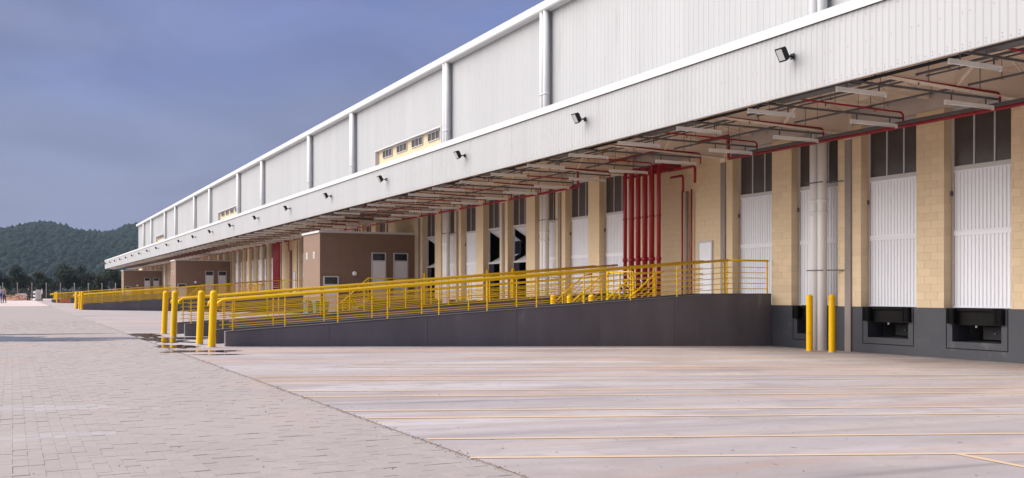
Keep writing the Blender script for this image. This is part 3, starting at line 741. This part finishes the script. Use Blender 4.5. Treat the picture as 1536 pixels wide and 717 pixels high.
def module():
    L = []
    for nm, yn, yf in (('near', 23.75, 24.95), ('far', 29.85, 31.35)):
        t = thing('access_ramp', (XA, yn, -1.26), '%s dark grey ramp of the {} pair sloping up to the dock'.replace('%s', nm), 'ramp', 'dark ramps up to the dock')
        for y in (yn, yf):
            m = MB(); m.prism([(XA, -1.7), (W-.003, -1.75), (W-.003, kt(W)), (XB, kt(XB)), (XA, kt(XA))], y, y+.15); o = m.build('side_wall', 'dark_wall', t)
            if y == yn:
                cuts = [XA+.01, 6.9, 9.45, 12.0, 14.55, 17.1, W-.01]
                for c0, c1 in zip(cuts, cuts[1:]):
                    mid = [XB] if c0 < XB < c1 else []
                    xs = [c0+.005]+mid+[c1-.005]
                    m = MB(); m.prism([(c0+.005, g(c0)-.1), (c1-.005, g(c1)-.1)]+[(q, kt(q)-.03) for q in reversed(xs)], y-.012, y-.001); m.build('wall_panel', 'dark_wall', o)
            m = MB(); m.prism([(XA+.002, kt(XA)), (XB, kt(XB)), (W-.004, kt(W)), (W-.004, kt(W)+.006), (XB, kt(XB)+.006), (XA+.002, kt(XA)+.006)], y-.016, y+.156); m.build('coping', 'kerb_top', o)
        m = MB(); m.prism([(XA-.0, -1.8), (W-.004, -1.8), (W-.004, -.39), (XB, -.39), (XA, deck(XA)+.004)], yn+.151, yf-.001); m.build('ramp_deck', 'deck_concrete', t)
        L.append(t)
        for sd_, y in (('outer', yn+.075), ('inner', yf+.075)):
            t = thing('ramp_railing', (XA, y, kt(XA)), '%s yellow railing on the %s ramp of the {} pair' % ('front' if sd_ == 'outer' else 'back', nm), 'railing', 'yellow ramp railings')
            railing_mesh(t, 4.5, 19.1, y, lambda x: kt(x)+.006, rt, (4.6, 5.83, 7.13, 8.41, 9.80, 11.17, 12.64, 14.12, 15.65, 17.25, 18.94))
            if sd_ == 'outer' and nm == 'near':
                MB().tube([(19.1, y, .96), (W-.06, y, .96)], .03, 8).build('top_rail', 'yellow_rail', t)
                for q in range(5):
                    z = -.03+.99*(.14+.163*q); MB().bar((19.02, y, z), (W-.1, y, z), .017, .021).build('rail', 'yellow_rail', t)
                for x in (19.05, W-.1): MB().box(x-.017, x+.017, y-.022, y+.022, -.04, .95).build('post', 'yellow_rail', t)
            L.append(t)
    # platform between the ramps, with two flights of steps
    t = thing('platform', (19.1, 27.5, -.39), 'dark grey dock platform between the {} pair of ramps', 'platform', 'platforms between the ramps')
    m = MB(); m.box(17.6, W-.003, 25.105, 29.845, -1.75, -.40); m.build('base', 'dark_wall', t); m = MB(); m.box(17.58, W-.004, 25.106, 29.844, -.398, -.385); m.build('floor', 'deck_concrete', t)
    L.append(t)
    t = thing('platform_railing', (17.65, 27.5, -.39), 'short yellow railing on the platform edge between the {} pair of ramps', 'railing', 'yellow platform railings')
    for a, b in ((26.75, 28.3),):
        MB().tube([(17.66, a, .66), (17.66, b, .66)], .028, 8).build('top_rail', 'yellow_rail', t)
        for q in range(5): MB().bar((17.66, a, -.25+.165*q), (17.66, b, -.25+.165*q), .017, .021).build('rail', 'yellow_rail', t)
        for y in (a, (a+b)/2, b): MB().box(17.64, 17.68, y-.02, y+.02, -.385, .65).build('post', 'yellow_rail', t)
    L.append(t)
    for nm, y0, y1 in (('near', 25.35, 26.6), ('far', 28.45, 29.7)):
        t = thing('steps', (16.8, y0, -1.53), '%s flight of yellow-railed steps between the {} pair of ramps' % nm, 'steps', 'steps up to the platform')
        n = 5; x = 17.58; rise = (-.39-g(16.2))/(n+1)
        for q in range(n):
            m = MB(); zt = -.39-rise*(q+1); m.box(x-.30*(q+1), x-.30*q-.002, y0, y1, -1.72, zt); m.build('step', 'dark_wall' if q % 2 else 'dark_wall', t)
        for y in (y0+.04, y1-.04):
            xb_, zb_ = 17.6, -.39; xa_ = x-.30*n; za_ = g(xa_)
            MB().tube([(xa_-.12, y, za_+.78), (xa_, y, za_+.92), (xb_, y, zb_+.98), (xb_+.3, y, zb_+1.02)], .028, 8).build('handrail', 'yellow_rail', t)
            for q in range(5):
                h = .16+.16*q; MB().bar((xa_, y, za_+h), (xb_, y, zb_+h), .017, .021).build('rail', 'yellow_rail', t)
            for s_ in (0.02, .5, .98):
                xx = xa_+(xb_-xa_)*s_; zz = za_+(zb_-za_)*s_; MB().box(xx-.018, xx+.018, y-.02, y+.02, zz-.15, zz+.93).build('post', 'yellow_rail', t)
        L.append(t)
    # bollards: at the ramp feet, and three at the steps
    def bollard(x, y, h, r, lab, tilt=0):
        z0 = g(x)
        t = thing('bollard', (x, y, z0), lab, 'bollard', 'yellow bollards')
        MB().tube([(x, y, z0-.1), (x, y, z0+h-.03)], r, 18, cap=False).build('shaft', 'yellow', t)
        prof = [(0, r), (.02, r*.9), (.045, r*.6), (.055, .004)]
        mb = MB(); rings = []
        for dz, rr in prof:
            rings.append(len(mb.v)); mb.v += [(x+rr*math.cos(2*math.pi*q/18), y+rr*math.sin(2*math.pi*q/18), z0+h-.03+dz) for q in range(18)]
        for q in range(len(prof)-1):
            for s_ in range(18): mb.face([rings[q]+s_, rings[q]+(s_+1) % 18, rings[q+1]+(s_+1) % 18, rings[q+1]+s_], True)
        mb.build('cap', 'yellow', t)
        mb = MB(); mb.tube([(x, y, z0-.02), (x, y, z0+.012)], r+.03, 14); mb.build('base_collar', 'deck_concrete', t)
        t.rotation_euler = (tilt, 0, 0); return t
    for x, y, wr in ((4.06, 23.45, 'first'), (4.0, 24.75, 'second'), (4.0, 29.1, 'third'), (4.08, 31.6, 'fourth')):
        b_ = bollard(x, y, 1.27, .082, '%s yellow bollard from the near side at the foot of the {} pair of ramps' % wr); b_.rotation_euler = (0, R(2.2), 0); L.append(b_)
    for x, y, wr in ((15.4, 25.55, 'near'), (15.4, 26.85, 'middle'), (15.4, 27.9, 'far')):
        L.append(bollard(x, y, 1.42, .09, '%s of three yellow bollards before the steps of the {} pair of ramps' % wr))
    # six red risers on the wall
    t = thing('fire_risers', (19.8, 29.4, -.39), 'six tall dark red fire pipes against the beige wall by the {} pair of ramps', 'fire pipes', 'red fire risers')
    for q in range(6):
        y = 28.4+.42*q; r = (.07, .092, .092, .088, .092, .07)[q]; zt = 4.36-.0*q
        p = MB().tube([(19.8, y, -.39), (19.8, y, zt-.16), (19.84, y, zt-.05), (19.95, y, zt), (W-.02, y, zt)], r, 14).build('riser', 'red_pipe', t)
        MB().tube([(19.8, y, 1.1), (19.8, y, 1.22)], r*1.3, 14).build('coupling', 'red_pipe', p)
        MB().tube([(19.8, y, 2.6), (19.8, y, 2.66)], r*1.22, 14).build('coupling', 'red_pipe', p)
        MB().tube([(19.8, y, -.38), (19.8, y, -.33)], r*1.7, 14).build('flange', 'red_pipe', p)
        MB().tube([(19.8-r, y, .42), (19.8-r-.09, y, .42)], .035, 10).build('gauge', 'lamp_white', p)
        MB().tube([(19.72-r, y, .1), (19.66-r, y, .1)], .09, 12).build('valve_wheel', 'black', p)
    MB().tube([(19.95, 28.2, 4.15), (19.95, 30.7, 4.15)], .05, 10).build('header', 'red_pipe', t)
    MB().tube([(20.2, 28.4, 4.18), (20.2, 26.95, 4.18), (20.2, 26.9, 4.12), (20.2, 26.9, 3.62)], .045, 10).build('branch', 'red_pipe', t)
    MB().tube([(20.45, 28.6, 3.98), (20.45, 27.95, 3.98), (20.45, 27.9, 3.9), (20.45, 27.9, 3.4)], .04, 10).build('branch', 'red_pipe', t)
    for y in (28.15, 27.62): MB().tube([(20.6, y, -.39), (20.6, y, 3.5)], .03, 8).build('drain_pipe', 'red_pipe', t)
    MB().tube([(20.6, 27.88, -.39), (20.6, 27.88, 3.45)], .05, 8).build('drain_pipe', 'conduit_grey' if False else 'concrete_column', t)
    L.append(t)
    # brown block office standing out from the wall, doors at dock level and ground level
    OX, OY0, OY1, OZ = 15.14, 54.0, 57.5, 3.30
    t = thing('office', (OX, OY0, g(OX)), 'brown block office with white doors beyond the {} pair of ramps', 'office', 'brown offices under the canopy')
    m = MB(); m.box(OX, W-.003, OY0, OY1, -1.8, OZ); wl = m.build('wall', 'brown_wall', t)
    m = MB(); m.box(OX-.08, W-.004, OY0-.08, OY1+.08, OZ, OZ+.11); m.build('roof_slab', 'white_trim', t)
    m = MB(); m.box(OX-.012, OX, OY0+.02, OY1-.02, -1.7, -1.2); m.build('plinth', 'dark_wall', wl)
    for xa, xb, z0, z1 in ((15.33, 16.2, g(15.7), .90), (18.1, 18.96, -.39, 2.25), (19.4, 20.29, -.39, 2.25)):
        m = MB(); m.box(xa, xa+.07, OY0-.05, OY0+.02, z0, z1); m.box(xb-.07, xb, OY0-.05, OY0+.02, z0, z1); m.box(xa+.07, xb-.07, OY0-.05, OY0+.02, z1-.06, z1); m.box(xa+.07, xb-.07, OY0-.05, OY0+.02, z1-.50, z1-.44); d = m.build('door', 'white_trim', t)
        m = MB(); m.box(xa+.07, xb-.07, OY0-.03, OY0-.004, z0+.01, z1-.50)
        for zz in range(6): m.box(xa+.12, xb-.12, OY0-.036, OY0-.03, z0+.15+zz*.27, z0+.34+zz*.27)
        m.build('leaf', 'door_white', d)
        m = MB(); m.box(xa+.07, xb-.07, OY0-.03, OY0-.01, z1-.44, z1-.06); m.build('pane', 'navy_glass', d)
        m = MB(); m.tube([(xb-.14, OY0-.08, z0+1.0), (xb-.26, OY0-.08, z0+1.0)], .014, 6); m.build('handle', 'conduit_grey', d)
    for yy in (55.0, 56.5):
        m = MB(); m.box(OX-.02, OX+.01, yy, yy+.34, 1.9, 2.27); o = m.build('window', 'white_trim', t)
        m = MB(); m.box(OX-.024, OX-.02, yy+.04, yy+.30, 1.94, 2.23); m.build('pane', 'lens', o)
    m = MB(); m.tube([(17.12, OY0-.002, 1.05), (17.12, OY0-.05, 1.05), (17.12, OY0-.09, 1.05)], .14, 14, r1=.09); m.build('wall_lamp', 'lamp_white', t)
    L.append(t)
    t = thing('office_landing', (19, 53.2, -1.6), 'yellow-railed landing and steps before the office beyond the {} pair of ramps', 'landing', 'landings before the offices')
    m = MB(); m.box(17.5, W-.004, 52.7, 53.94, -1.8, -.39); m.build('slab', 'dark_wall', t)
    for q in range(5):
        m = MB(); m.box(17.5-.3*(q+1), 17.5-.3*q-.002, 52.7, 53.94, -1.8, -.39-.19*(q+1)); m.build('step', 'dark_wall', t)
    for y in (52.75,):
        MB().tube([(15.9, y, g(16)+.9), (17.5, y, .78), (W-.1, y, .78)], .03, 8).build('handrail', 'yellow_rail', t)
        for q in range(5):
            MB().bar((16, y, g(16)+.15+.16*q), (17.5, y, -.22+.17*q), .017, .021).build('rail', 'yellow_rail', t); MB().bar((17.5, y, -.22+.17*q), (W-.1, y, -.22+.17*q), .017, .021).build('rail', 'yellow_rail', t)
        for x, zb_ in ((16.05, g(16)), (17.5, -.39), (18.6, -.39), (19.6, -.39), (W-.12, -.39)): MB().box(x-.02, x+.02, y-.02, y+.02, zb_, zb_+1.15).build('post', 'yellow_rail', t)
    L.append(t)
    return L
base = module()
for r in (1, 2):
    for o in base:
        if r == 2 and False: continue
        dup(o, dy=PER*r, dx=(.35*r if o.name.split('.')[0] == 'bollard' and o.location.x < 6 else 0), label=o['label'].format(WHICH[r]))
for o in base: o['label'] = o['label'].format('nearest')
# the last visible pair of ramps only shows its bollards
b0 = [o for o in base if o.name.split('.')[0] == 'bollard'][:2]
for i, o in enumerate(b0): dup(o, dy=PER*3, dx=.3, label='%s of the two most distant yellow bollards beyond the third ramps' % ('nearer', 'farther')[i])
# protective bollards by the near downpipes
bproto = b0[0]
def simple_bollard(x, y, h, lab):
    c = copy_tree(bproto); c.location = (x, y, g(x)+ZE); c.rotation_euler = (0, 0, 0); c.scale = (1.08, 1.08, h/1.27); c['label'] = lab
simple_bollard(19.45, 20.78, 1.52, 'yellow bollard left of the two tall white downpipes at the dock')
simple_bollard(19.62, 20.12, 1.53, 'yellow bollard in front of the white downpipe beside the grey column')
# short yellow guard posts before the open dock doors
for i, (k, j, a, b) in enumerate([q for q in openings if (q[0], q[1]) in OPEN]):
    t = thing('guard_post', (20.3, a+.5, g(20.3)), 'yellow guard post before the %s open dock door from the near end' % ordn(i), 'guard post', 'guard posts at open doors')
    MB().tube([(20.3, a+.5, g(20.3)), (20.3, a+.5, 1.05)], .07, 12).build('shaft', 'yellow', t)
    MB().tube([(20.3, a+.5, 1.05), (20.3, a+.5, 1.09)], .075, 12, r1=.03).build('cap', 'yellow', t)
for i, (x, y) in enumerate(((14.2, 50.5), (14.0, 51.6))):
    t = thing('waste_bin', (x, y, g(x)), '%s teal wheeled bin before the nearest brown office' % ('near', 'far')[i], 'bin', 'teal bins')
    m = MB(); m.prism([(x-.28, g(x)+.08), (x+.28, g(x)+.08), (x+.35, g(x)+.95), (x-.35, g(x)+.95)], y-.3, y+.3); m.build('tub', 'teal', t)
    m = MB(); m.prism([(x-.38, g(x)+.95), (x+.38, g(x)+.95), (x+.36, g(x)+1.0), (x-.36, g(x)+1.06)], y-.33, y+.33); m.build('lid', 'teal', t)
    for yy in (y-.32, y+.26): MB().tube([(x+.22, yy, g(x)+.1), (x+.22, yy+.06, g(x)+.1)], .1, 12).build('wheel', 'black', t)

# ------------------------------------------------------------------ the far end: fence, people, debris, trees, hills
FY = 213
f_ = thing('fence', (8, FY, -1.2), 'wire fence on slim concrete posts at the far end of the yard', 'fence')
p0 = None
for i in range(-6, 26):
    x = -1.7+2.5*i
    if p0 is None:
        m = MB(); m.box(x-.07, x+.07, FY-.07, FY+.07, -1.6, 1.55); m.bar((x, FY, 1.5), (x, FY+.35, 1.8), .12, .12); p0 = m.build('post', 'fence_concrete', f_, origin=(x, FY, -1.2)); xp = x
    else: c = p0.copy(); col.objects.link(c); c.parent = f_; c.location.x = p0.location.x+(x-xp)
for z in (-.9, -.4, .1, .6, 1.1, 1.5): MB().bar((-17, FY-.08, z), (62, FY-.08, z), .012, .012).build('wire', 'wire', f_)

def pxpt(px, D):
    s_ = (px-768)/1500; return ((.4467+.8947*s_)*D, (.8947-.4467*s_)*D)
# people: one continuous skinned body each
def person(x, y, z0, h, shirt, trousers, label, face=0.0, stride=.12, arm=.1, headgear='hair', arm_bend=0.0):
    me = bpy.data.meshes.new('person'); s = h/1.75
    J_ = {'pel': (0, 0, .95), 'w': (0, 0, 1.12), 'ch': (0, -.01, 1.36), 'nk': (0, 0, 1.50), 'hd': (0, -.02, 1.60), 'ht': (0, -.01, 1.73),
          'hl': (-.10, 0, .90), 'kl': (-.11, -stride*.6, .50), 'al': (-.11, -stride*.5+.02, .08), 'tl': (-.12, -stride*.5-.16, .035),
          'hr': (.10, 0, .90), 'kr': (.11, stride*.3, .50), 'ar': (.11, stride, .08), 'tr': (.12, stride-.17, .035),
          'sl': (-.19, 0, 1.43), 'el': (-.25-arm*.3, .03, 1.14), 'wl': (-.24-arm*.3, -.08-arm_bend*.25, .90+arm_bend*.25), 'fl': (-.235-arm*.3, -.12-arm_bend*.3, .80+arm_bend*.3),
          'sr': (.19, 0, 1.43), 'er': (.25+arm*.3, .03, 1.14), 'wr': (.24+arm*.3, -.06, .90), 'fr': (.235+arm*.3, -.09, .80)}
    RR = {'pel': .135, 'w': .125, 'ch': .15, 'nk': .058, 'hd': .092, 'ht': .075, 'hl': .09, 'kl': .06, 'al': .042, 'tl': .035, 'hr': .09, 'kr': .06, 'ar': .042, 'tr': .035, 'sl': .062, 'el': .045, 'wl': .033, 'fl': .03, 'sr': .062, 'er': .045, 'wr': .033, 'fr': .03}
    keys = list(J_); idx = {k: i for i, k in enumerate(keys)}
    E_ = [('pel', 'w'), ('w', 'ch'), ('ch', 'nk'), ('nk', 'hd'), ('hd', 'ht'), ('pel', 'hl'), ('hl', 'kl'), ('kl', 'al'), ('al', 'tl'), ('pel', 'hr'), ('hr', 'kr'), ('kr', 'ar'), ('ar', 'tr'), ('ch', 'sl'), ('sl', 'el'), ('el', 'wl'), ('wl', 'fl'), ('ch', 'sr'), ('sr', 'er'), ('er', 'wr'), ('wr', 'fr')]
    me.from_pydata([tuple(c*s for c in J_[k]) for k in keys], [(idx[a], idx[b]) for a, b in E_], [])
    tmp = bpy.data.objects.new('person_tmp', me); col.objects.link(tmp)
    sk = tmp.modifiers.new('skin', 'SKIN'); 
    for i, k in enumerate(keys):
        v = me.skin_vertices[0].data[i]; v.radius = (RR[k]*s, RR[k]*s*(.72 if k in ('pel', 'w', 'ch') else 1)); v.use_root = (k == 'pel')
    sb = tmp.modifiers.new('sub', 'SUBSURF'); sb.levels = 2; sb.render_levels = 2
    dg = bpy.context.evaluated_depsgraph_get(); me2 = bpy.data.meshes.new_from_object(tmp.evaluated_get(dg)); bpy.data.objects.remove(tmp)
    for nm in (shirt, trousers, 'skin', 'cloth_black'): me2.materials.append(MATS[nm])
    for p in me2.polygons:
        c = p.center; z = c.z/s; p.use_smooth = True
        if z > 1.49 or (abs(c.x)/s > .19 and z < .93): p.material_index = 2
        elif z < .10: p.material_index = 3
        elif z < 1.0 and abs(c.x)/s < .21: p.material_index = 1
        else: p.material_index = 0
    o = bpy.data.objects.new('person', me2); col.objects.link(o); o.location = (x, y, z0+ZE); o.rotation_euler = (0, 0, face); o['_o'] = (x, y, z0)
    tag(o, label, 'person', 'people at the far end of the yard')
    hm = MB(); n = 14; rings = []
    for q in range(6):
        an = q/5*math.pi/2; rr = (.118 if headgear != 'hair' else .104)*math.cos(an)+.002
        rings.append(len(hm.v)); hm.v += [(rr*s*math.cos(2*math.pi*t/n), rr*s*1.1*math.sin(2*math.pi*t/n), (1.655+.13*math.sin(an))*s) for t in range(n)]
    for q in range(5):
        for t in range(n): hm.face([rings[q]+t, rings[q]+(t+1) % n, rings[q+1]+(t+1) % n, rings[q+1]+t], True)
    if headgear != 'hair':
        hm.quad(*[(.15*s*math.cos(2*math.pi*t/n), .17*s*math.sin(2*math.pi*t/n)-.02*s, 1.655*s) for t in range(n)])
    hh = hm.build('hard_hat' if headgear != 'hair' else 'hair', headgear if headgear != 'hair' else 'hair', origin=(0, 0, 0)); hh.parent = o; hh.location = (0, 0, 0)
    nm_ = MB(); nm_.prism([(-.012*s, 1.60*s), (.012*s, 1.60*s), (0, 1.64*s)], -.135*s, -.10*s); nn = nm_.build('nose', 'skin', origin=(0, 0, 0)); nn.parent = o; nn.location = (0, 0, 0)
    return o
def gz(x, y): return g(x) if y < 97 else -1.14
x, y = pxpt(.6, 104); person(x, y, gz(x, y), 1.74, 'cloth_white', 'cloth_blue', 'person in green hard hat and blue trousers at the left edge', R(20), headgear='helmet_green')
x, y = pxpt(6.8, 104); person(x, y, gz(x, y), 1.72, 'cloth_grey', 'cloth_navy', 'person in grey top and dark blue trousers beside the green hard hat', R(-60), arm_bend=.6)
x, y = pxpt(43, 134); person(x, y, gz(x, y), 1.74, 'cloth_navy', 'cloth_black', 'person in dark navy clothes standing by the debris heap', R(160))
x, y = pxpt(63, 135); person(x, y, gz(x, y), 1.72, 'cloth_white', 'cloth_navy', 'person in pale shirt between the white cabin and the yellow bollard', R(90))

# debris heap, white cabin, panels
hx, hy_ = pxpt(25, 150)
t = thing('debris_heap', (hx, hy_, -1.15), 'heap of broken planks and rubble at the far end of the yard', 'debris')
m = MB(); N = 26
for i in range(N):
    a0 = 2*math.pi*i/N; a1 = 2*math.pi*(i+1)/N
    for q in range(5):
        def pt(a, q_):
            rr = 1-q_/5; return (hx+2.3*rr*math.cos(a)*(1+.2*noise.noise(Vector((math.cos(a)*2, math.sin(a)*2, q_)))), hy_+1.6*rr*math.sin(a), -1.2+.75*(1-rr**1.6)+.22*noise.noise(Vector((math.cos(a)*3, math.sin(a)*3, q_*1.3))))
        m.quad(pt(a0, q), pt(a1, q), pt(a1, q+1), pt(a0, q+1))
m.build('rubble', 'debris_wood', t)
for i in range(34):
    a = Vector((hx+rnd.uniform(-2.2, 1.9), hy_+rnd.uniform(-1.4, .6), -1.1+rnd.uniform(.1, .75))); d = Vector((rnd.uniform(-1, 1), rnd.uniform(-.4, .4), rnd.uniform(-.35, .35)))*rnd.uniform(.4, .9)
    MB().bar(a, a+d, rnd.uniform(.08, .25), rnd.uniform(.05, .3)).build('plank', 'debris_white' if rnd.random() < .5 else 'debris_wood', t)
x, y = pxpt(33, 152)
t = thing('site_hoarding', (x, y, -1.15), 'low white panel standing behind the debris heap', 'panel'); m = MB(); m.box(x-.55, x+.55, y, y+.06, -1.15, -.15); m.build('board', 'cabin_white', t)
for xx in (x-.5, x+.45): MB().box(xx, xx+.06, y+.06, y+.12, -1.15, -.1).build('stake', 'debris_wood', t)
x, y = pxpt(57.3, 140)
t = thing('site_cabin', (x, y, -1.15), 'small white cabin standing at the far end beside the people', 'cabin')
m = MB(); m.box(x-.33, x+.33, y, y+1.0, -1.05, .28); m.build('shell', 'cabin_white', t); m = MB(); m.prism([(x-.38, .28), (x+.38, .28), (x, .40)], y-.05, y+1.05); m.build('roof', 'cabin_white', t)
m = MB(); m.box(x-.22, x+.22, y-.015, y-.002, -1.02, .12); o = m.build('door', 'white_trim', t); m = MB(); m.tube([(x+.16, y-.04, -.45), (x+.16, y-.04, -.33)], .015, 6); m.build('handle', 'black', o)
m = MB(); m.box(x-.36, x+.36, y-.03, y+1.03, -1.15, -1.05); m.build('skid', 'steel_dark', t)
x, y = pxpt(52.3, 141); t = thing('stacked_drums', (x, y, -1.15), 'short stack of white drums left of the white cabin', 'drums')
for q in range(3): MB().tube([(x, y, -1.14+.5*q), (x, y, -.86+.5*q)], .17, 12).build('drum', 'lamp_white', t); MB().tube([(x, y, -.86+.5*q), (x, y, -.65+.5*q)], .12, 12).build('spacer', 'black', t)
x, y = pxpt(98, 118); t = thing('barrier', (x+.3, y, g(x)), 'orange plastic road barrier behind the distant yellow railing', 'barrier'); zg = g(x)
m = MB(); m.prism([(x-.6, zg+.12), (x+.6, zg+.12), (x+.58, zg+.3), (x+.54, zg+.5), (x-.54, zg+.5), (x-.58, zg+.3)], y-.14, y+.14); m.build('shell', 'orange', t)
for xx in (x-.5, x+.3): MB().box(xx, xx+.2, y-.2, y+.2, zg, zg+.12).build('foot', 'orange', t)

# trees: tapered trunk, limbs, crown of many small leaf faces in clumps
def make_tree(x, y, z0, h, rw, label, leafmat, seed, n=4200, name='tree'):
    rr = random.Random(seed)
    t = thing(name, (x, y, z0), label, 'tree', 'trees beyond the far fence')
    tm = MB(); top = Vector((x+rr.uniform(-.3, .3), y, z0+h*.55)); tm.tube([(x, y, z0-.2), (x+rr.uniform(-.1, .1), y, z0+h*.25), tuple(top)], .17*h/6.5, 8, r1=.07)
    clumps = []
    for q in range(11):
        an = rr.uniform(0, 2*math.pi); rad = rw*math.sqrt(rr.random())*.78; zz = z0+h*(.34+.5*rr.random()*(1-.45*(rad/rw)**2))
        c = Vector((x+rad*math.cos(an), y+rad*math.sin(an), zz)); clumps.append((c, rw*rr.uniform(.30, .52)))
        tm.tube([tuple(Vector((x, y, z0+h*rr.uniform(.2, .45)))), tuple((c+Vector((x, y, z0+h*.4)))/2+Vector((0, 0, .15))), tuple(c)], .06, 5, r1=.02)
    clumps.append((Vector((x+rr.uniform(-.4, .4), y, z0+h*.86)), rw*.36))
    tm.build('trunk', 'bark', t)
    lm = MB()
    for q in range(n):
        c, rad = clumps[q % len(clumps)]
        d = Vector((rr.gauss(0, 1), rr.gauss(0, 1), rr.gauss(0, 1))).normalized(); k = rad*(rr.random()**.45)*(1+.25*noise.noise(d*2.3+c))
        p = c+Vector((d.x*k, d.y*k, d.z*k*.85)); a = Vector((rr.gauss(0, 1), rr.gauss(0, 1), rr.gauss(0, .8))).normalized(); b = a.orthogonal().normalized(); sz = rr.uniform(.10, .22)
        lm.quad(tuple(p-a*sz), tuple(p-b*sz*.45), tuple(p+a*sz), tuple(p+b*sz*.45))
    lm.build('crown', leafmat, t); return t
TR = [(-14, 221, 6.3, 3.0), (-3, 219, 5.9, 2.5), (25, 222, 7.3, 2.9), (57, 224, 6.0, 2.6), (72, 220, 4.6, 2.0), (92, 221, 7.6, 3.0), (101, 230, 7.5, 2.3), (122, 220, 7.4, 3.1), (151, 224, 5.0, 2.4), (167, 221, 7.6, 2.9), (184, 228, 5.6, 2.4), (205, 222, 6.5, 2.8), (40, 227, 4.8, 2.2), (137, 229, 5.2, 2.2)]
TRL = sorted(range(len(TR)), key=lambda i: TR[i][0])
for i, (px, D, h, rw) in enumerate(TR):
    x, y = pxpt(px, D*.93)
    y = max(y, FY+3); rank = TRL.index(i)
    make_tree(x, y, -1.5, h, rw, '%s dark bushy tree from the left beyond the far fence' % ordn(rank), 'leaf_dark' if i % 3 else 'leaf_olive', 40+i)
# undergrowth behind the fence
m = MB(); rr = random.Random(3)
for q in range(16000):
    x = rr.uniform(-18, 45); y = FY+rr.uniform(1.2, 5); hh = 1.3+1.6*abs(noise.noise(Vector((x*.35, y*.2, 4))))*2
    p = Vector((x, y, -1.5+hh*rr.random())); a = Vector((rr.gauss(0, 1), rr.gauss(0, 1), rr.gauss(0, 1))).normalized(); b = a.orthogonal().normalized(); sz = rr.uniform(.12, .25)
    m.quad(tuple(p-a*sz), tuple(p-b*sz*.45), tuple(p+a*sz), tuple(p+b*sz*.45))
tag(m.build('undergrowth', 'leaf_olive', kind='stuff'), 'low green undergrowth behind the far fence', 'bushes')

# wooded hills
def ridge(x):
    P_ = ((-900, 80), (-200, 92), (-20, 93), (40, 104), (115, 94), (190, 108), (420, 122), (1300, 90))
    for (a, za), (b, zb) in zip(P_, P_[1:]):
        if x <= b:
            t = max(0, (x-a)/(b-a)); t = t*t*(3-2*t); return za+(zb-za)*t+3*noise.noise(Vector((x*.04, 3.3, 0)))
    return 90
def hill_z(x, y):
    t = min(1.0, max(0.0, (y-900)/900)); s_ = t*t*(3-2*t)
    z = ridge(x)*s_+16*noise.noise(Vector((x*.011, y*.008, 1)))*s_*(1-s_*.6)+7*noise.noise(Vector((x*.03, y*.03, 7)))*s_*(1-s_*.5)
    if y > 1850: z -= (y-1850)*.12
    return z-1.7
m = MB(); X0, X1, Y0, Y1, NXh, NYh = -900, 1300, 880, 2100, 110, 50
for j in range(NYh+1):
    for i in range(NXh+1):
        x = X0+(X1-X0)*i/NXh; y = Y0+(Y1-Y0)*j/NYh; m.v.append((x, y, hill_z(x, y)))
for j in range(NYh):
    for i in range(NXh): a = j*(NXh+1)+i; m.face([a, a+1, a+NXh+2, a+NXh+1], True)
m.build('hill', 'hill_soil', kind='structure')
import bmesh
bmx = bmesh.new(); bmesh.ops.create_icosphere(bmx, subdivisions=1, radius=1.0)
ico_v = [v.co.copy() for v in bmx.verts if v.co.z > -.6]; _ok = {v.index: i for i, v in enumerate([v for v in bmx.verts if v.co.z > -.6])}
ico_f = [[_ok[v.index] for v in f.verts] for f in bmx.faces if all(v.index in _ok for v in f.verts)]; bmx.free()
m = MB(); rr = random.Random(11)
protos = []
for q in range(14):
    ph = Vector((rr.uniform(0, 50), rr.uniform(0, 50), 0)); protos.append([v*(1+.75*noise.noise(v*2.3+ph)+.45*noise.noise(v*5.5+ph)) for v in ico_v])
for q in range(17000):
    x = rr.uniform(-260, 430) if q < 14500 else rr.uniform(-850, 1200)
    y = 1000+900*math.sqrt(rr.random())
    z = hill_z(x, y); s_ = rr.uniform(2.4, 5.2); hz = s_*rr.uniform(.8, 1.25); i0 = len(m.v); an = rr.uniform(0, 6.28); ca, sa = math.cos(an)*s_, math.sin(an)*s_
    for v in protos[q % 14]: m.v.append((x+v.x*ca-v.y*sa, y+v.x*sa+v.y*ca, z+s_*.5+v.z*hz))
    for fc in ico_f: m.face([i0+k for k in fc], True)
tag(m.build('forest', 'forest_leaf', kind='stuff'), 'dense dark green forest covering the distant hills', 'forest')

# the misty air between the yard and the hills
m = MB(); m.box(-1000, 1400, -120, 2150, -2.9, 190)
hz_ = m.build('haze', 'black', kind='stuff')
hm_ = bpy.data.materials.new('haze'); hm_.use_nodes = True; hn = hm_.node_tree; hn.nodes.clear()
ho = hn.nodes.new('ShaderNodeOutputMaterial'); hv = hn.nodes.new('ShaderNodeVolumePrincipled')
hv.inputs['Color'].default_value = (.62, .78, .95, 1); hv.inputs['Density'].default_value = .0001
hn.links.new(hv.outputs[0], ho.inputs['Volume']); hz_.data.materials.clear(); hz_.data.materials.append(hm_)
tag(hz_, 'thin bluish mist filling the air towards the hills', 'haze')

for o in bpy.data.objects:
    if '_o' in o: del o['_o']
